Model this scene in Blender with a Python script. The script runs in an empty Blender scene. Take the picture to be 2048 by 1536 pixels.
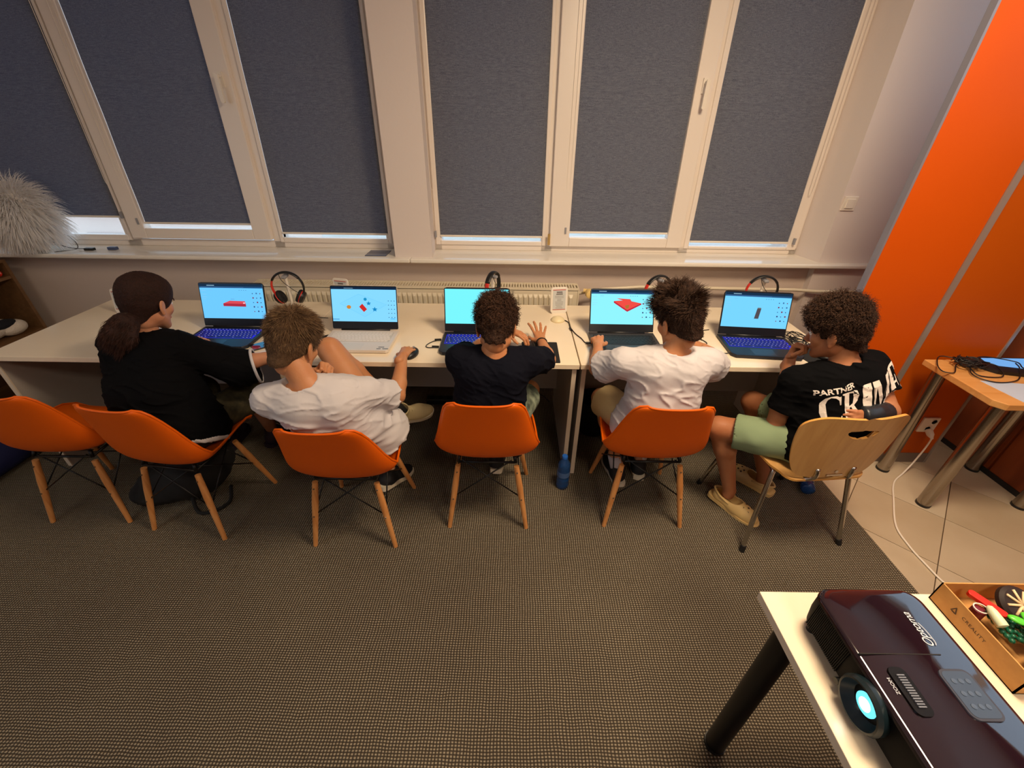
import bpy, math, random
import numpy as np
from mathutils import Matrix, Vector, Euler
from mathutils.bvhtree import BVHTree

random.seed(7); RNG = np.random.default_rng(11)
scene = bpy.context.scene
COL = scene.collection

# ---------------------------------------------------------------- camera, world, lights, exposure
F_PX, YAW, PITCH, ROLL, CAM_H = 828.87, 0.0022, 0.5589, 0.0133, 1.726
def cam_axes():
    cy, sy, cp, sp = math.cos(YAW), math.sin(YAW), math.cos(PITCH), math.sin(PITCH)
    f = Vector((-sy*cp, cy*cp, -sp)); r = Vector((cy, sy, 0)); u = r.cross(f)
    cr, sr = math.cos(ROLL), math.sin(ROLL)
    return cr*r+sr*u, -sr*r+cr*u, f
cr_, cu_, cf_ = cam_axes()
cam_data = bpy.data.cameras.new('camera'); cam = bpy.data.objects.new('camera', cam_data); COL.objects.link(cam)
cam_data.sensor_fit = 'HORIZONTAL'; cam_data.sensor_width = 36.0
cam_data.lens = F_PX/2048*36; cam_data.clip_start = 0.02; cam_data.clip_end = 200
m = Matrix((cr_, cu_, -cf_)).transposed().to_4x4(); m.translation = Vector((0, 0, CAM_H))
cam.matrix_world = m
scene.camera = cam

world = bpy.data.worlds.new('world'); scene.world = world; world.use_nodes = True
wn = world.node_tree.nodes; wl = world.node_tree.links
bg = wn['Background']; bg.inputs['Strength'].default_value = 1.7
bg.inputs['Color'].default_value = (0.62, 0.80, 1.0, 1)

def area_light(name, loc, size, power, color, rot=(0, 0, 0), size_y=None):
    d = bpy.data.lights.new(name, 'AREA'); d.energy = power; d.color = color
    d.shape = 'RECTANGLE'; d.size = size; d.size_y = size_y or size
    o = bpy.data.objects.new(name, d); o.location = loc; o.rotation_euler = rot; COL.objects.link(o)
    return o
# light of the ceiling luminaires (their housings are built with the ceiling)
area_light('lamp_light', (1.0, 0.95, 2.93), 0.58, 60, (1.0, 0.76, 0.50))
area_light('lamp_light', (0.9, -0.9, 2.93), 0.58, 20, (1.0, 0.80, 0.56))
area_light('lamp_light', (-2.3, 0.3, 2.93), 0.58, 3.5, (1.0, 0.86, 0.70))

scene.view_settings.view_transform = 'Standard'
scene.view_settings.look = 'None'
scene.view_settings.gamma = 1.0
scene.view_settings.use_curve_mapping = False
scene.view_settings.exposure = 0.15
scene.cycles.max_bounces = 6; scene.cycles.diffuse_bounces = 4; scene.cycles.glossy_bounces = 3
scene.cycles.transmission_bounces = 6; scene.cycles.transparent_max_bounces = 8
scene.cycles.sample_clamp_indirect = 4.0
scene.cycles.use_denoising = True

# ---------------------------------------------------------------- helpers
def S(r, g, b):
    f = lambda c: (c/255/12.92) if c/255 <= 0.04045 else ((c/255+0.055)/1.055)**2.4
    return (f(r), f(g), f(b), 1.0)

def mat(name, color, rough=0.5, metal=0.0, noise=None, bump=None, emit=None, trans=0.0, coat=0.0, spec=0.5, sheen=0.0, sss=0.0):
    """noise=(scale, second colour, amount); bump=(scale, strength)"""
    m = bpy.data.materials.new(name); m.use_nodes = True
    n, l = m.node_tree.nodes, m.node_tree.links; b = n['Principled BSDF']
    b.inputs['Base Color'].default_value = color; b.inputs['Roughness'].default_value = rough
    b.inputs['Metallic'].default_value = metal; b.inputs['Specular IOR Level'].default_value = spec
    b.inputs['Coat Weight'].default_value = coat; b.inputs['Transmission Weight'].default_value = trans
    b.inputs['Sheen Weight'].default_value = sheen
    if sss:
        b.inputs['Subsurface Weight'].default_value = sss; b.inputs['Subsurface Radius'].default_value = (0.02, 0.008, 0.004)
        b.inputs['Subsurface Scale'].default_value = 0.5
    if emit:
        b.inputs['Emission Color'].default_value = emit[0]; b.inputs['Emission Strength'].default_value = emit[1]
    if noise or bump:
        tc = n.new('ShaderNodeTexCoord')
    if noise:
        t = n.new('ShaderNodeTexNoise'); t.inputs['Scale'].default_value = noise[0]; t.inputs['Detail'].default_value = 5
        l.new(tc.outputs['Object'], t.inputs['Vector'])
        r = n.new('ShaderNodeValToRGB'); r.color_ramp.elements[0].position = .35; r.color_ramp.elements[1].position = .65
        a = noise[2]; c2 = noise[1]
        r.color_ramp.elements[0].color = color
        r.color_ramp.elements[1].color = tuple(color[i]*(1-a)+c2[i]*a for i in range(3))+(1,)
        l.new(t.outputs['Fac'], r.inputs['Fac']); l.new(r.outputs['Color'], b.inputs['Base Color'])
    if bump:
        t = n.new('ShaderNodeTexNoise'); t.inputs['Scale'].default_value = bump[0]; t.inputs['Detail'].default_value = 4
        l.new(tc.outputs['Object'], t.inputs['Vector'])
        bp = n.new('ShaderNodeBump'); bp.inputs['Strength'].default_value = bump[1]; bp.inputs['Distance'].default_value = 0.01
        l.new(t.outputs['Fac'], bp.inputs['Height']); l.new(bp.outputs['Normal'], b.inputs['Normal'])
    return m

def emitter(name, color, strength):
    m = bpy.data.materials.new(name); m.use_nodes = True
    n, l = m.node_tree.nodes, m.node_tree.links; n.remove(n['Principled BSDF'])
    e = n.new('ShaderNodeEmission'); e.inputs['Color'].default_value = color; e.inputs['Strength'].default_value = strength
    l.new(e.outputs[0], n['Material Output'].inputs['Surface'])
    return m

def woodmat(name, c1, c2, rough=0.45, axis='Z', scale=6.0):
    m = mat(name, c1, rough); n, l = m.node_tree.nodes, m.node_tree.links; b = n['Principled BSDF']
    tc = n.new('ShaderNodeTexCoord'); mp = n.new('ShaderNodeMapping')
    s = {'X': (1, 12, 12), 'Y': (12, 1, 12), 'Z': (12, 12, 1)}[axis]; mp.inputs['Scale'].default_value = s
    l.new(tc.outputs['Object'], mp.inputs['Vector'])
    t = n.new('ShaderNodeTexNoise'); t.inputs['Scale'].default_value = scale; t.inputs['Detail'].default_value = 6; t.inputs['Distortion'].default_value = .6
    l.new(mp.outputs[0], t.inputs['Vector'])
    r = n.new('ShaderNodeValToRGB'); r.color_ramp.elements[0].position = .3; r.color_ramp.elements[1].position = .7
    r.color_ramp.elements[0].color = c1; r.color_ramp.elements[1].color = c2
    l.new(t.outputs['Fac'], r.inputs['Fac']); l.new(r.outputs['Color'], b.inputs['Base Color'])
    return m

MW = {}
def world_of(o):
    return MW[o.name] if o is not None else Matrix.Identity(4)

def set_props(o, label=None, cat=None, group=None, kind=None):
    if label: o['label'] = label
    if cat: o['category'] = cat
    if group: o['group'] = group
    if kind: o['kind'] = kind
    return o

def thing(name, label, cat, loc=(0, 0, 0), rz=0.0, group=None, kind=None):
    o = bpy.data.objects.new(name, None); COL.objects.link(o); o.empty_display_size = .1
    o.location = loc; o.rotation_euler = (0, 0, rz)
    MW[o.name] = Matrix.Translation(loc) @ Matrix.Rotation(rz, 4, 'Z')
    return set_props(o, label, cat, group, kind)

def obj(name, V, F, material, parent=None, smooth=False, local=False, tags=None, matidx=None, autosmooth=None):
    V = np.asarray(V, dtype=np.float64).reshape(-1, 3)
    loc = Vector((0, 0, 0))
    if parent is not None:
        if not local:
            M = np.array(world_of(parent).inverted())
            V = V @ M[:3, :3].T + M[:3, 3]
    else:
        lo, hi = V.min(0), V.max(0)
        loc = Vector(((lo[0]+hi[0])/2, (lo[1]+hi[1])/2, lo[2])); V = V-np.array(loc)
    me = bpy.data.meshes.new(name)
    if isinstance(F, np.ndarray):
        n = len(F); k = F.shape[1]
        me.vertices.add(len(V)); me.vertices.foreach_set('co', V.astype(np.float32).ravel())
        me.loops.add(n*k); me.loops.foreach_set('vertex_index', F.astype(np.int32).ravel())
        me.polygons.add(n); me.polygons.foreach_set('loop_start', np.arange(0, n*k, k, dtype=np.int32))
        me.polygons.foreach_set('loop_total', np.full(n, k, dtype=np.int32))
        me.update(calc_edges=True)
    else:
        me.from_pydata([tuple(v) for v in V], [], F)
    mats = material if isinstance(material, (list, tuple)) else [material]
    for mm in mats: me.materials.append(mm)
    if matidx is not None: me.polygons.foreach_set('material_index', np.asarray(matidx, dtype=np.int32))
    if smooth: me.polygons.foreach_set('use_smooth', np.ones(len(me.polygons), dtype=bool))
    if autosmooth is not None:
        me.polygons.foreach_set('use_smooth', np.ones(len(me.polygons), dtype=bool))
        me.set_sharp_from_angle(angle=math.radians(autosmooth))
    me.validate(); me.update()
    o = bpy.data.objects.new(name, me); COL.objects.link(o); o.location = loc
    if parent is not None:
        o.parent = parent; MW[o.name] = world_of(parent).copy()
    else:
        MW[o.name] = Matrix.Translation(loc)
    if tags: set_props(o, **tags)
    return o

def copy_tree(o, loc, rz=0.0, label=None, group=None):
    r = o.copy(); COL.objects.link(r); r.location = loc; r.rotation_euler = (0, 0, rz)
    if label: r['label'] = label
    if group: r['group'] = group
    MW[r.name] = Matrix.Translation(loc) @ Matrix.Rotation(rz, 4, 'Z')
    for ch in list(o.children):
        c = ch.copy(); COL.objects.link(c); c.parent = r; MW[c.name] = MW[r.name].copy()
        for g in list(ch.children):
            d = g.copy(); COL.objects.link(d); d.parent = c; MW[d.name] = MW[r.name].copy()
    return r

def bevel(o, w=0.003, seg=2):
    b = o.modifiers.new('bevel', 'BEVEL'); b.width = w; b.segments = seg; b.limit_method = 'ANGLE'; b.angle_limit = math.radians(40)
    return o

def basis(d):
    d = Vector(d).normalized(); a = Vector((0, 0, 1)) if abs(d.z) < .9 else Vector((1, 0, 0))
    x = a.cross(d).normalized(); y = d.cross(x); return x, y, d

def catmull(pts, n=8):
    P = [Vector(p) for p in pts]; P = [P[0]*2-P[1]]+P+[P[-1]*2-P[-2]]; out = []
    for i in range(1, len(P)-2):
        a, b, c, d = P[i-1:i+3]
        for k in range(n):
            t = k/n
            out.append(0.5*((2*b)+(-a+c)*t+(2*a-5*b+4*c-d)*t*t+(-a+3*b-3*c+d)*t**3))
    out.append(P[-2]); return out

class MB:
    def __init__(s): s.V = []; s.F = []
    def add(s, V, F):
        k = len(s.V); s.V += [tuple(v) for v in V]; s.F += [[i+k for i in f] for f in F]; return s
    def box(s, a, b, M=None):
        x0, y0, z0 = a; x1, y1, z1 = b
        V = [(x0, y0, z0), (x1, y0, z0), (x1, y1, z0), (x0, y1, z0), (x0, y0, z1), (x1, y0, z1), (x1, y1, z1), (x0, y1, z1)]
        if M is not None: V = [M @ Vector(v) for v in V]
        return s.add(V, [[3, 2, 1, 0], [4, 5, 6, 7], [0, 1, 5, 4], [1, 2, 6, 5], [2, 3, 7, 6], [3, 0, 4, 7]])
    def cbox(s, c, sz, M=None):
        return s.box([c[i]-sz[i]/2 for i in range(3)], [c[i]+sz[i]/2 for i in range(3)], M)
    def cyl(s, a, b, r0, r1=None, n=16):
        r1 = r0 if r1 is None else r1; a = Vector(a); b = Vector(b); x, y, d = basis(b-a); V = []
        for c, r in ((a, r0), (b, r1)):
            for i in range(n):
                t = 2*math.pi*i/n; V.append(c+x*math.cos(t)*r+y*math.sin(t)*r)
        F = [[i, (i+1) % n, n+(i+1) % n, n+i] for i in range(n)]+[list(range(n))[::-1], list(range(n, 2*n))]
        return s.add(V, F)
    def tube(s, pts, r, n=8, close=False):
        P = [Vector(p) for p in pts]; m = len(P); V = []; rr = r if isinstance(r, (list, tuple)) else [r]*m
        up = None
        for i, p in enumerate(P):
            if close: d = P[(i+1) % m]-P[i-1]
            else: d = P[min(i+1, m-1)]-P[max(i-1, 0)]
            if d.length < 1e-9: d = Vector((0, 0, 1))
            d.normalize()
            if up is None: x, y, _ = basis(d)
            else:
                x = (up-d*up.dot(d));
                if x.length < 1e-6: x, _, _ = basis(d)
                x.normalize(); y = d.cross(x)
            up = x
            for k in range(n):
                t = 2*math.pi*k/n; V.append(p+(x*math.cos(t)+y*math.sin(t))*rr[i])
        F = []
        for i in range(m if close else m-1):
            j = (i+1) % m
            for k in range(n): F.append([i*n+k, i*n+(k+1) % n, j*n+(k+1) % n, j*n+k])
        if not close: F += [list(range(n))[::-1], [(m-1)*n+k for k in range(n)]]
        return s.add(V, F)
    def lathe(s, prof, c=(0, 0, 0), n=24, M=None):
        V = []; c = Vector(c)
        for r, z in prof:
            for k in range(n):
                t = 2*math.pi*k/n; v = Vector((r*math.cos(t), r*math.sin(t), z)); V.append((M @ v if M is not None else v)+c)
        F = [[i*n+k, i*n+(k+1) % n, (i+1)*n+(k+1) % n, (i+1)*n+k] for i in range(len(prof)-1) for k in range(n)]
        F += [list(range(n))[::-1], [(len(prof)-1)*n+k for k in range(n)]]
        return s.add(V, F)
    def prism(s, poly, z0, z1, M=None):
        n = len(poly); V = [Vector((p[0], p[1], z0)) for p in poly]+[Vector((p[0], p[1], z1)) for p in poly]
        if M is not None: V = [M @ v for v in V]
        return s.add(V, [list(range(n))[::-1], list(range(n, 2*n))]+[[i, (i+1) % n, n+(i+1) % n, n+i] for i in range(n)])
    def ball(s, c, r, n=12, m=8):
        c = Vector(c); r = r if isinstance(r, (tuple, list)) else (r, r, r); V = [c+Vector((0, 0, -r[2]))]
        for i in range(1, m):
            a = -math.pi/2+math.pi*i/m
            for k in range(n):
                t = 2*math.pi*k/n; V.append(c+Vector((r[0]*math.cos(a)*math.cos(t), r[1]*math.cos(a)*math.sin(t), r[2]*math.sin(a))))
        V.append(c+Vector((0, 0, r[2]))); F = [[0, 1+(k+1) % n, 1+k] for k in range(n)]
        for i in range(m-2):
            for k in range(n): F.append([1+i*n+k, 1+i*n+(k+1) % n, 1+(i+1)*n+(k+1) % n, 1+(i+1)*n+k])
        e = len(V)-1; F += [[1+(m-2)*n+k, 1+(m-2)*n+(k+1) % n, e] for k in range(n)]
        return s.add(V, F)
    def warp(s, fn): s.V = [tuple(fn(Vector(v))) for v in s.V]; return s
    def put(s, name, material, parent=None, **k): return obj(name, s.V, s.F, material, parent, **k)

def rrect(x0, y0, x1, y1, r, n=5):
    P = []
    for cx, cy, a in ((x1-r, y1-r, 0), (x0+r, y1-r, 90), (x0+r, y0+r, 180), (x1-r, y0+r, 270)):
        for k in range(n+1):
            t = math.radians(a+90*k/n); P.append((cx+r*math.cos(t), cy+r*math.sin(t)))
    return P

def text_mesh(txt, size=1.0, shear=0.0, spacing=1.0, extrude=0.0, bold=0.0):
    c = bpy.data.curves.new('t', 'FONT'); c.body = txt; c.size = size; c.shear = shear; c.space_character = spacing
    c.extrude = extrude; c.offset = bold; c.align_x = 'CENTER'; c.align_y = 'CENTER'; c.resolution_u = 4
    o = bpy.data.objects.new('t', c); COL.objects.link(o)
    dg = bpy.context.evaluated_depsgraph_get(); dg.update(); me = bpy.data.meshes.new_from_object(o.evaluated_get(dg))
    V = [tuple(v.co) for v in me.vertices]; F = [list(p.vertices) for p in me.polygons]
    bpy.data.objects.remove(o); bpy.data.meshes.remove(me); bpy.data.curves.remove(c)
    return V, F

TILT = 0.053
def lean(v): return Vector((v.x, v.y+TILT*max(0.0, v.z-0.98), v.z))
# ---------------------------------------------------------------- materials
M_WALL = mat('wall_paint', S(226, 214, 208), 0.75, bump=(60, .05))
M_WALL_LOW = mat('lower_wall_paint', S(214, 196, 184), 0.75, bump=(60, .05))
M_WHITE = mat('white_lacquer', S(232, 224, 214), 0.35)
M_PVC = mat('window_plastic', S(238, 228, 218), 0.3)
M_SILL = mat('sill_white', S(238, 232, 222), 0.12, spec=.6)
M_DESK = mat('desk_laminate', S(248, 232, 206), 0.16, noise=(3, S(242, 224, 198), .5))
M_PANEL = mat('desk_panel_grey', S(186, 178, 172), 0.45, noise=(2, S(170, 160, 152), .5))
M_EDGE = mat('desk_edge', S(222, 206, 186), 0.4)
M_DARK = mat('dark_gap', S(30, 26, 24), 0.8)
M_ORANGE = mat('orange_panel', S(208, 84, 1), 0.5, spec=.22, noise=(1.2, S(200, 78, 0), .6))
M_ORANGE_DIM = mat('orange_panel_dimmed', S(190, 84, 2), 0.5, spec=.22, noise=(1.2, S(182, 76, 0), .6))  # darker copy of the orange; uneven reflection between panels put into the colour
M_ALU = mat('aluminium', S(176, 170, 162), 0.38, metal=.55)
M_BROWN = woodmat('brown_door_wood', S(150, 74, 36), S(132, 60, 28), .3, 'Z', 2)
M_TILE = [mat('floor_tile_%d' % i, S(*c), .32, noise=(5, S(c[0]-10, c[1]-12, c[2]-14), .7)) for i, c in enumerate(((196, 180, 156), (190, 173, 148), (201, 186, 163)))]
M_GROUT = mat('tile_grout', S(112, 88, 66), .9)
M_SKIRT = mat('skirting_grey', S(120, 108, 100), .5)
M_CHAIR = mat('orange_chair_plastic', S(226, 96, 4), 0.42, spec=.3)
M_BEECH = woodmat('beech_wood', S(214, 152, 92), S(190, 124, 66), .4, 'Z', 5)
M_PLY = woodmat('plywood_back', S(206, 160, 100), S(190, 142, 84), .32, 'Z', 3)
M_PLYEDGE = mat('plywood_edge', S(218, 160, 80), .5)
M_BLACKMETAL = mat('black_metal', S(18, 17, 17), .4, metal=.3)
M_CHROME = mat('chrome', S(190, 186, 180), .18, metal=1.0)
M_STEEL = mat('brushed_steel', S(158, 150, 140), .24, metal=1.0)
M_BLACK = mat('black_plastic', S(20, 20, 22), .42)
M_BLACKSOFT = mat('black_cloth_pad', S(24, 24, 26), .85)
M_LAPTOP = mat('laptop_dark', S(30, 34, 46), .38, metal=.2)
M_LAPTOP_GREY = mat('laptop_graphite', S(60, 58, 60), .42, metal=.2)
M_SILVER = mat('laptop_silver', S(226, 214, 202), .4, metal=.1)
M_KEYW = mat('key_silver', S(232, 222, 212), .5)
M_KEYB = mat('key_black', S(28, 28, 32), .5)
M_GLOW = emitter('key_backlight', S(50, 54, 235), .8)
M_LEGEND = emitter('key_legend', S(165, 160, 255), 1.0)
M_KEYLIT = mat('lit_key', S(20, 22, 60), .5, emit=(S(30, 40, 200), .10))
M_RED = mat('red_plastic', S(214, 48, 34), .35)
M_GREYPL = mat('grey_plastic', S(150, 150, 156), .5)
M_RAD = mat('radiator_enamel', S(226, 214, 190), .35)
M_RADDARK = mat('radiator_slot', S(150, 136, 108), .6)
M_CARD = mat('kraft_card', S(204, 150, 84), .7, noise=(60, S(190, 134, 70), .5))
M_CARDIN = mat('kraft_inside', S(120, 72, 40), .8)
M_INK = mat('dark_ink', S(70, 48, 30), .7)
M_WHITEP = mat('white_plastic', S(240, 232, 220), .35)
M_PAPER = mat('printed_paper', S(206, 208, 206), .6)
M_GLOSSBLACK = mat('piano_black', S(26, 14, 24), .06, spec=.8, coat=1.0)
M_NAVY = mat('navy_cloth', S(26, 32, 84), .9)

def carpet_material():
    m = mat('woven_carpet', S(120, 104, 84), .95, spec=.1); n, l = m.node_tree.nodes, m.node_tree.links; b = n['Principled BSDF']
    tc = n.new('ShaderNodeTexCoord'); sx = n.new('ShaderNodeSeparateXYZ'); 
    nz = n.new('ShaderNodeTexNoise'); nz.inputs['Scale'].default_value = 9; l.new(tc.outputs['Object'], nz.inputs['Vector'])
    mixv = n.new('ShaderNodeMix'); mixv.data_type = 'VECTOR'; mixv.inputs[0].default_value = .012
    l.new(tc.outputs['Object'], mixv.inputs[4]); l.new(nz.outputs['Color'], mixv.inputs[5]); l.new(mixv.outputs[1], sx.inputs[0])
    def mth(op, a, bb=None, v=None):
        k = n.new('ShaderNodeMath'); k.operation = op
        if hasattr(a, 'node'): l.new(a, k.inputs[0])
        else: k.inputs[0].default_value = a
        if bb is not None:
            if hasattr(bb, 'node'): l.new(bb, k.inputs[1])
            else: k.inputs[1].default_value = bb
        return k.outputs[0]
    per = 0.0108; w = math.pi/per
    fx = mth('ABSOLUTE', mth('SINE', mth('MULTIPLY', sx.outputs[0], w)))
    fy = mth('ABSOLUTE', mth('SINE', mth('MULTIPLY', sx.outputs[1], w*1.25)))
    loops = mth('MULTIPLY', fx, fy)
    n2 = n.new('ShaderNodeTexNoise'); n2.inputs['Scale'].default_value = 170; n2.inputs['Detail'].default_value = 3; l.new(tc.outputs['Object'], n2.inputs['Vector'])
    n3 = n.new('ShaderNodeTexNoise'); n3.inputs['Scale'].default_value = 1.5; n3.inputs['Detail'].default_value = 3; l.new(tc.outputs['Object'], n3.inputs['Vector'])
    f = mth('MULTIPLY', loops, mth('ADD', mth('MULTIPLY', n2.outputs['Fac'], 1.1), .45))
    r = n.new('ShaderNodeValToRGB'); e = r.color_ramp.elements
    e[0].position = .06; e[0].color = S(68, 60, 51); e[1].position = .85; e[1].color = S(172, 160, 138)
    mid = e.new(.42); mid.color = S(110, 100, 85)
    l.new(f, r.inputs['Fac'])
    mx = n.new('ShaderNodeMix'); mx.data_type = 'RGBA'; mx.blend_type = 'MULTIPLY'; mx.inputs[0].default_value = .5
    l.new(r.outputs['Color'], mx.inputs[6]); 
    r3 = n.new('ShaderNodeValToRGB'); r3.color_ramp.elements[0].position = .35; r3.color_ramp.elements[0].color = (.7, .68, .7, 1); r3.color_ramp.elements[1].position = .65
    l.new(n3.outputs['Fac'], r3.inputs['Fac']); l.new(r3.outputs['Color'], mx.inputs[7])
    l.new(mx.outputs[2], b.inputs['Base Color'])
    bp = n.new('ShaderNodeBump'); bp.inputs['Strength'].default_value = .9; bp.inputs['Distance'].default_value = .006
    l.new(f, bp.inputs['Height']); l.new(bp.outputs['Normal'], b.inputs['Normal'])
    return m
M_CARPET = carpet_material()

def blind_material():
    m = mat('blind_fabric', S(104, 106, 112), .85, spec=.15); n, l = m.node_tree.nodes, m.node_tree.links; b = n['Principled BSDF']
    tc = n.new('ShaderNodeTexCoord')
    a = n.new('ShaderNodeTexNoise'); a.inputs['Scale'].default_value = 260; a.inputs['Detail'].default_value = 2; l.new(tc.outputs['Object'], a.inputs['Vector'])
    mp = n.new('ShaderNodeMapping'); mp.inputs['Scale'].default_value = (30, 30, 500); l.new(tc.outputs['Object'], mp.inputs['Vector'])
    a2 = n.new('ShaderNodeTexNoise'); a2.inputs['Scale'].default_value = 1; l.new(mp.outputs[0], a2.inputs['Vector'])
    k = n.new('ShaderNodeMath'); k.operation = 'ADD'; l.new(a.outputs['Fac'], k.inputs[0]); l.new(a2.outputs['Fac'], k.inputs[1])
    r = n.new('ShaderNodeValToRGB'); e = r.color_ramp.elements; e[0].position = .38; e[0].color = S(86, 88, 95); e[1].position = .66; e[1].color = S(124, 126, 132)
    h = n.new('ShaderNodeMath'); h.operation = 'MULTIPLY'; h.inputs[1].default_value = .5; l.new(k.outputs[0], h.inputs[0])
    l.new(h.outputs[0], r.inputs['Fac']); l.new(r.outputs['Color'], b.inputs['Base Color'])
    tr = n.new('ShaderNodeBsdfTranslucent'); tr.inputs['Color'].default_value = S(90, 110, 150)
    ms = n.new('ShaderNodeMixShader'); ms.inputs[0].default_value = .06
    l.new(b.outputs[0], ms.inputs[1]); l.new(tr.outputs[0], ms.inputs[2]); l.new(ms.outputs[0], n['Material Output'].inputs['Surface'])
    return m
M_BLIND = blind_material()

def glass_material():
    m = bpy.data.materials.new('window_glass'); m.use_nodes = True; n, l = m.node_tree.nodes, m.node_tree.links; n.remove(n['Principled BSDF'])
    t = n.new('ShaderNodeBsdfTransparent'); g = n.new('ShaderNodeBsdfGlossy'); g.inputs['Roughness'].default_value = .02
    ms = n.new('ShaderNodeMixShader'); ms.inputs[0].default_value = .08
    l.new(t.outputs[0], ms.inputs[1]); l.new(g.outputs[0], ms.inputs[2]); l.new(ms.outputs[0], n['Material Output'].inputs['Surface'])
    return m
M_GLASS = glass_material()

# ---------------------------------------------------------------- the room shell
ST = dict(kind='structure')
XL, XR, YB, YW, ZC = -3.75, 2.83, -3.0, 2.80, 3.0
floor = MB().box((XL-.1, YB-.1, -.12), (XR+.1, YW+.1, -.012)).put('floor', M_GROUT, tags=ST)
# diagonal tiles seen to the right of the carpet, each a slab of its own
def clip(poly, ax, val, keep_less):
    out = []
    for i in range(len(poly)):
        a, b = poly[i-1], poly[i]; ia = (a[ax] <= val) == keep_less; ib = (b[ax] <= val) == keep_less
        if ia != ib:
            t = (val-a[ax])/(b[ax]-a[ax]); out.append((a[0]+(b[0]-a[0])*t, a[1]+(b[1]-a[1])*t))
        if ib: out.append(b)
    return out
TS = .5435
k_ = 0
for i in range(-14, 12):
    for j in range(-14, 14):
        s0 = 3.763+i*TS; d0 = -.245+j*TS; g = .003
        q = []
        for s_, d_ in ((s0+g, d0+g), (s0+TS-g, d0+g), (s0+TS-g, d0+TS-g), (s0+g, d0+TS-g)): q.append(((s_-d_)/2, (s_+d_)/2))
        for ax, v, kl in ((0, 1.74, False), (0, XR, True), (1, -.9, False), (1, 2.8, True)):
            q = clip(q, ax, v, kl) if len(q) > 2 else q
        if len(q) < 3: continue
        area = abs(sum(q[a-1][0]*q[a][1]-q[a][0]*q[a-1][1] for a in range(len(q))))/2
        if area < .002: continue
        MB().prism(q[::-1] if False else q, -.012, 0.0).put('tile', M_TILE[k_ % 3], floor); k_ += 1
MB().box((XL, YB, -.012), (XR, -.9, 0)).put('tile_field', M_TILE[0], floor)

MB().box((XL-.1, YB-.1, ZC), (XR+.1, 3.4, ZC+.1)).put('ceiling', M_WALL, tags=ST)
MB().box((XL-.1, YB, 0), (XL, -2.2, ZC)).box((XL-.1, -2.2, 0), (XL, .1, 1.0)).box((XL-.1, -2.2, 2.6), (XL, .1, ZC)).box((XL-.1, .1, 0), (XL, 3.3, ZC)).put('wall_left', M_WALL, tags=ST)
w4 = MB().box((XL-.08, -2.2, 1.0), (XL-.03, .1, 1.06)).box((XL-.08, -2.2, 2.54), (XL-.03, .1, 2.6)).box((XL-.08, -2.2, 1.06), (XL-.03, -2.14, 2.54)).box((XL-.08, .04, 1.06), (XL-.03, .1, 2.54)).box((XL-.08, -1.08, 1.06), (XL-.03, -1.02, 2.54)).put('window_4', M_PVC, tags=ST)  # unseen window added to bring neutral daylight from the left
MB().box((XL-.056, -2.14, 1.06), (XL-.05, .04, 2.54)).put('pane', M_GLASS, w4)  # pane of the added left window
MB().box((XL-.1, YB-.1, 0), (XR+.1, YB, ZC)).put('wall_front', M_WALL, tags=ST)
wr = MB().box((XR, YB, 0), (XR+.1, -.4, ZC)).box((XR, -.4, 0), (XR+.1, 2.6, 1.9)).box((XR, -.4, 2.85), (XR+.1, 2.6, ZC)).box((XR, 2.6, 0), (XR+.1, 3.3, ZC)).put('wall_right', M_BROWN, tags=ST)
w3 = MB().box((XR+.03, -.4, 1.9), (XR+.08, 2.6, 1.96)).box((XR+.03, -.4, 2.79), (XR+.08, 2.6, 2.85)).box((XR+.03, -.4, 1.96), (XR+.08, -.34, 2.79)).box((XR+.03, 2.54, 1.96), (XR+.08, 2.6, 2.79)).box((XR+.03, 1.07, 1.96), (XR+.08, 1.13, 2.79)).put('window_3', M_PVC, tags=ST)  # unseen window added for the blue reflection on the projector lid
MB().box((XR+.05, -.34, 1.96), (XR+.056, 2.54, 2.79)).put('pane', M_GLASS, w3)  # pane of the added right window
for y0 in (-2.2, -.85, .5, 1.85):
    MB().box((XR-.012, y0, .03), (XR, y0+1.33 if y0 < 1.8 else 2.7, 2.6 if y0 < -2 else 1.85)).put('panel', M_BROWN, wr)
MB().box((XR-.02, YB, 0), (XR-.012, 2.75, .03)).put('baseboard_right', M_DARK, tags=ST)

# wall with the windows: below the sill a recess, piers beside and between the windows
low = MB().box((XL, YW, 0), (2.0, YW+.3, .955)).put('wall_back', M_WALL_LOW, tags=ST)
def pier(poly, z0, z1, name, mt, parent=None):
    b = MB().prism(poly, z0, z1); b.warp(lean); return b.put(name, mt, parent)
pier([(-.785, 2.75), (-.54, 2.75), (-.555, 2.97), (-.555, 3.3), (-.84, 3.3), (-.84, 2.97)], .975, ZC, 'pier', M_WALL, low)
pier([(2.0, 2.75), (XR, 2.75), (XR, 3.3), (1.955, 3.3), (1.955, 2.97)], .975, ZC, 'pier', M_WALL, low)
MB().box((1.99, 2.75, 0), (XR, 3.0, .975)).put('pier', M_WALL, low)
b_ = MB().box((XL, 2.75, 2.72), (2.0, 3.3, ZC)); b_.warp(lean); b_.put('lintel', M_WALL, low)
MB().box((XL, YW-.012, 0), (1.99, YW, .09)).put('baseboard_back', mat('baseboard_grey', S(150, 138, 128), .5), tags=ST)

for x0, x1 in ((XL, -.682), (-.680, 2.37)):
    o = MB().box((x0, 2.70, .953), (x1, 3.02, .98)).put('sill', M_SILL, low); bevel(o, .009, 3)

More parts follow.
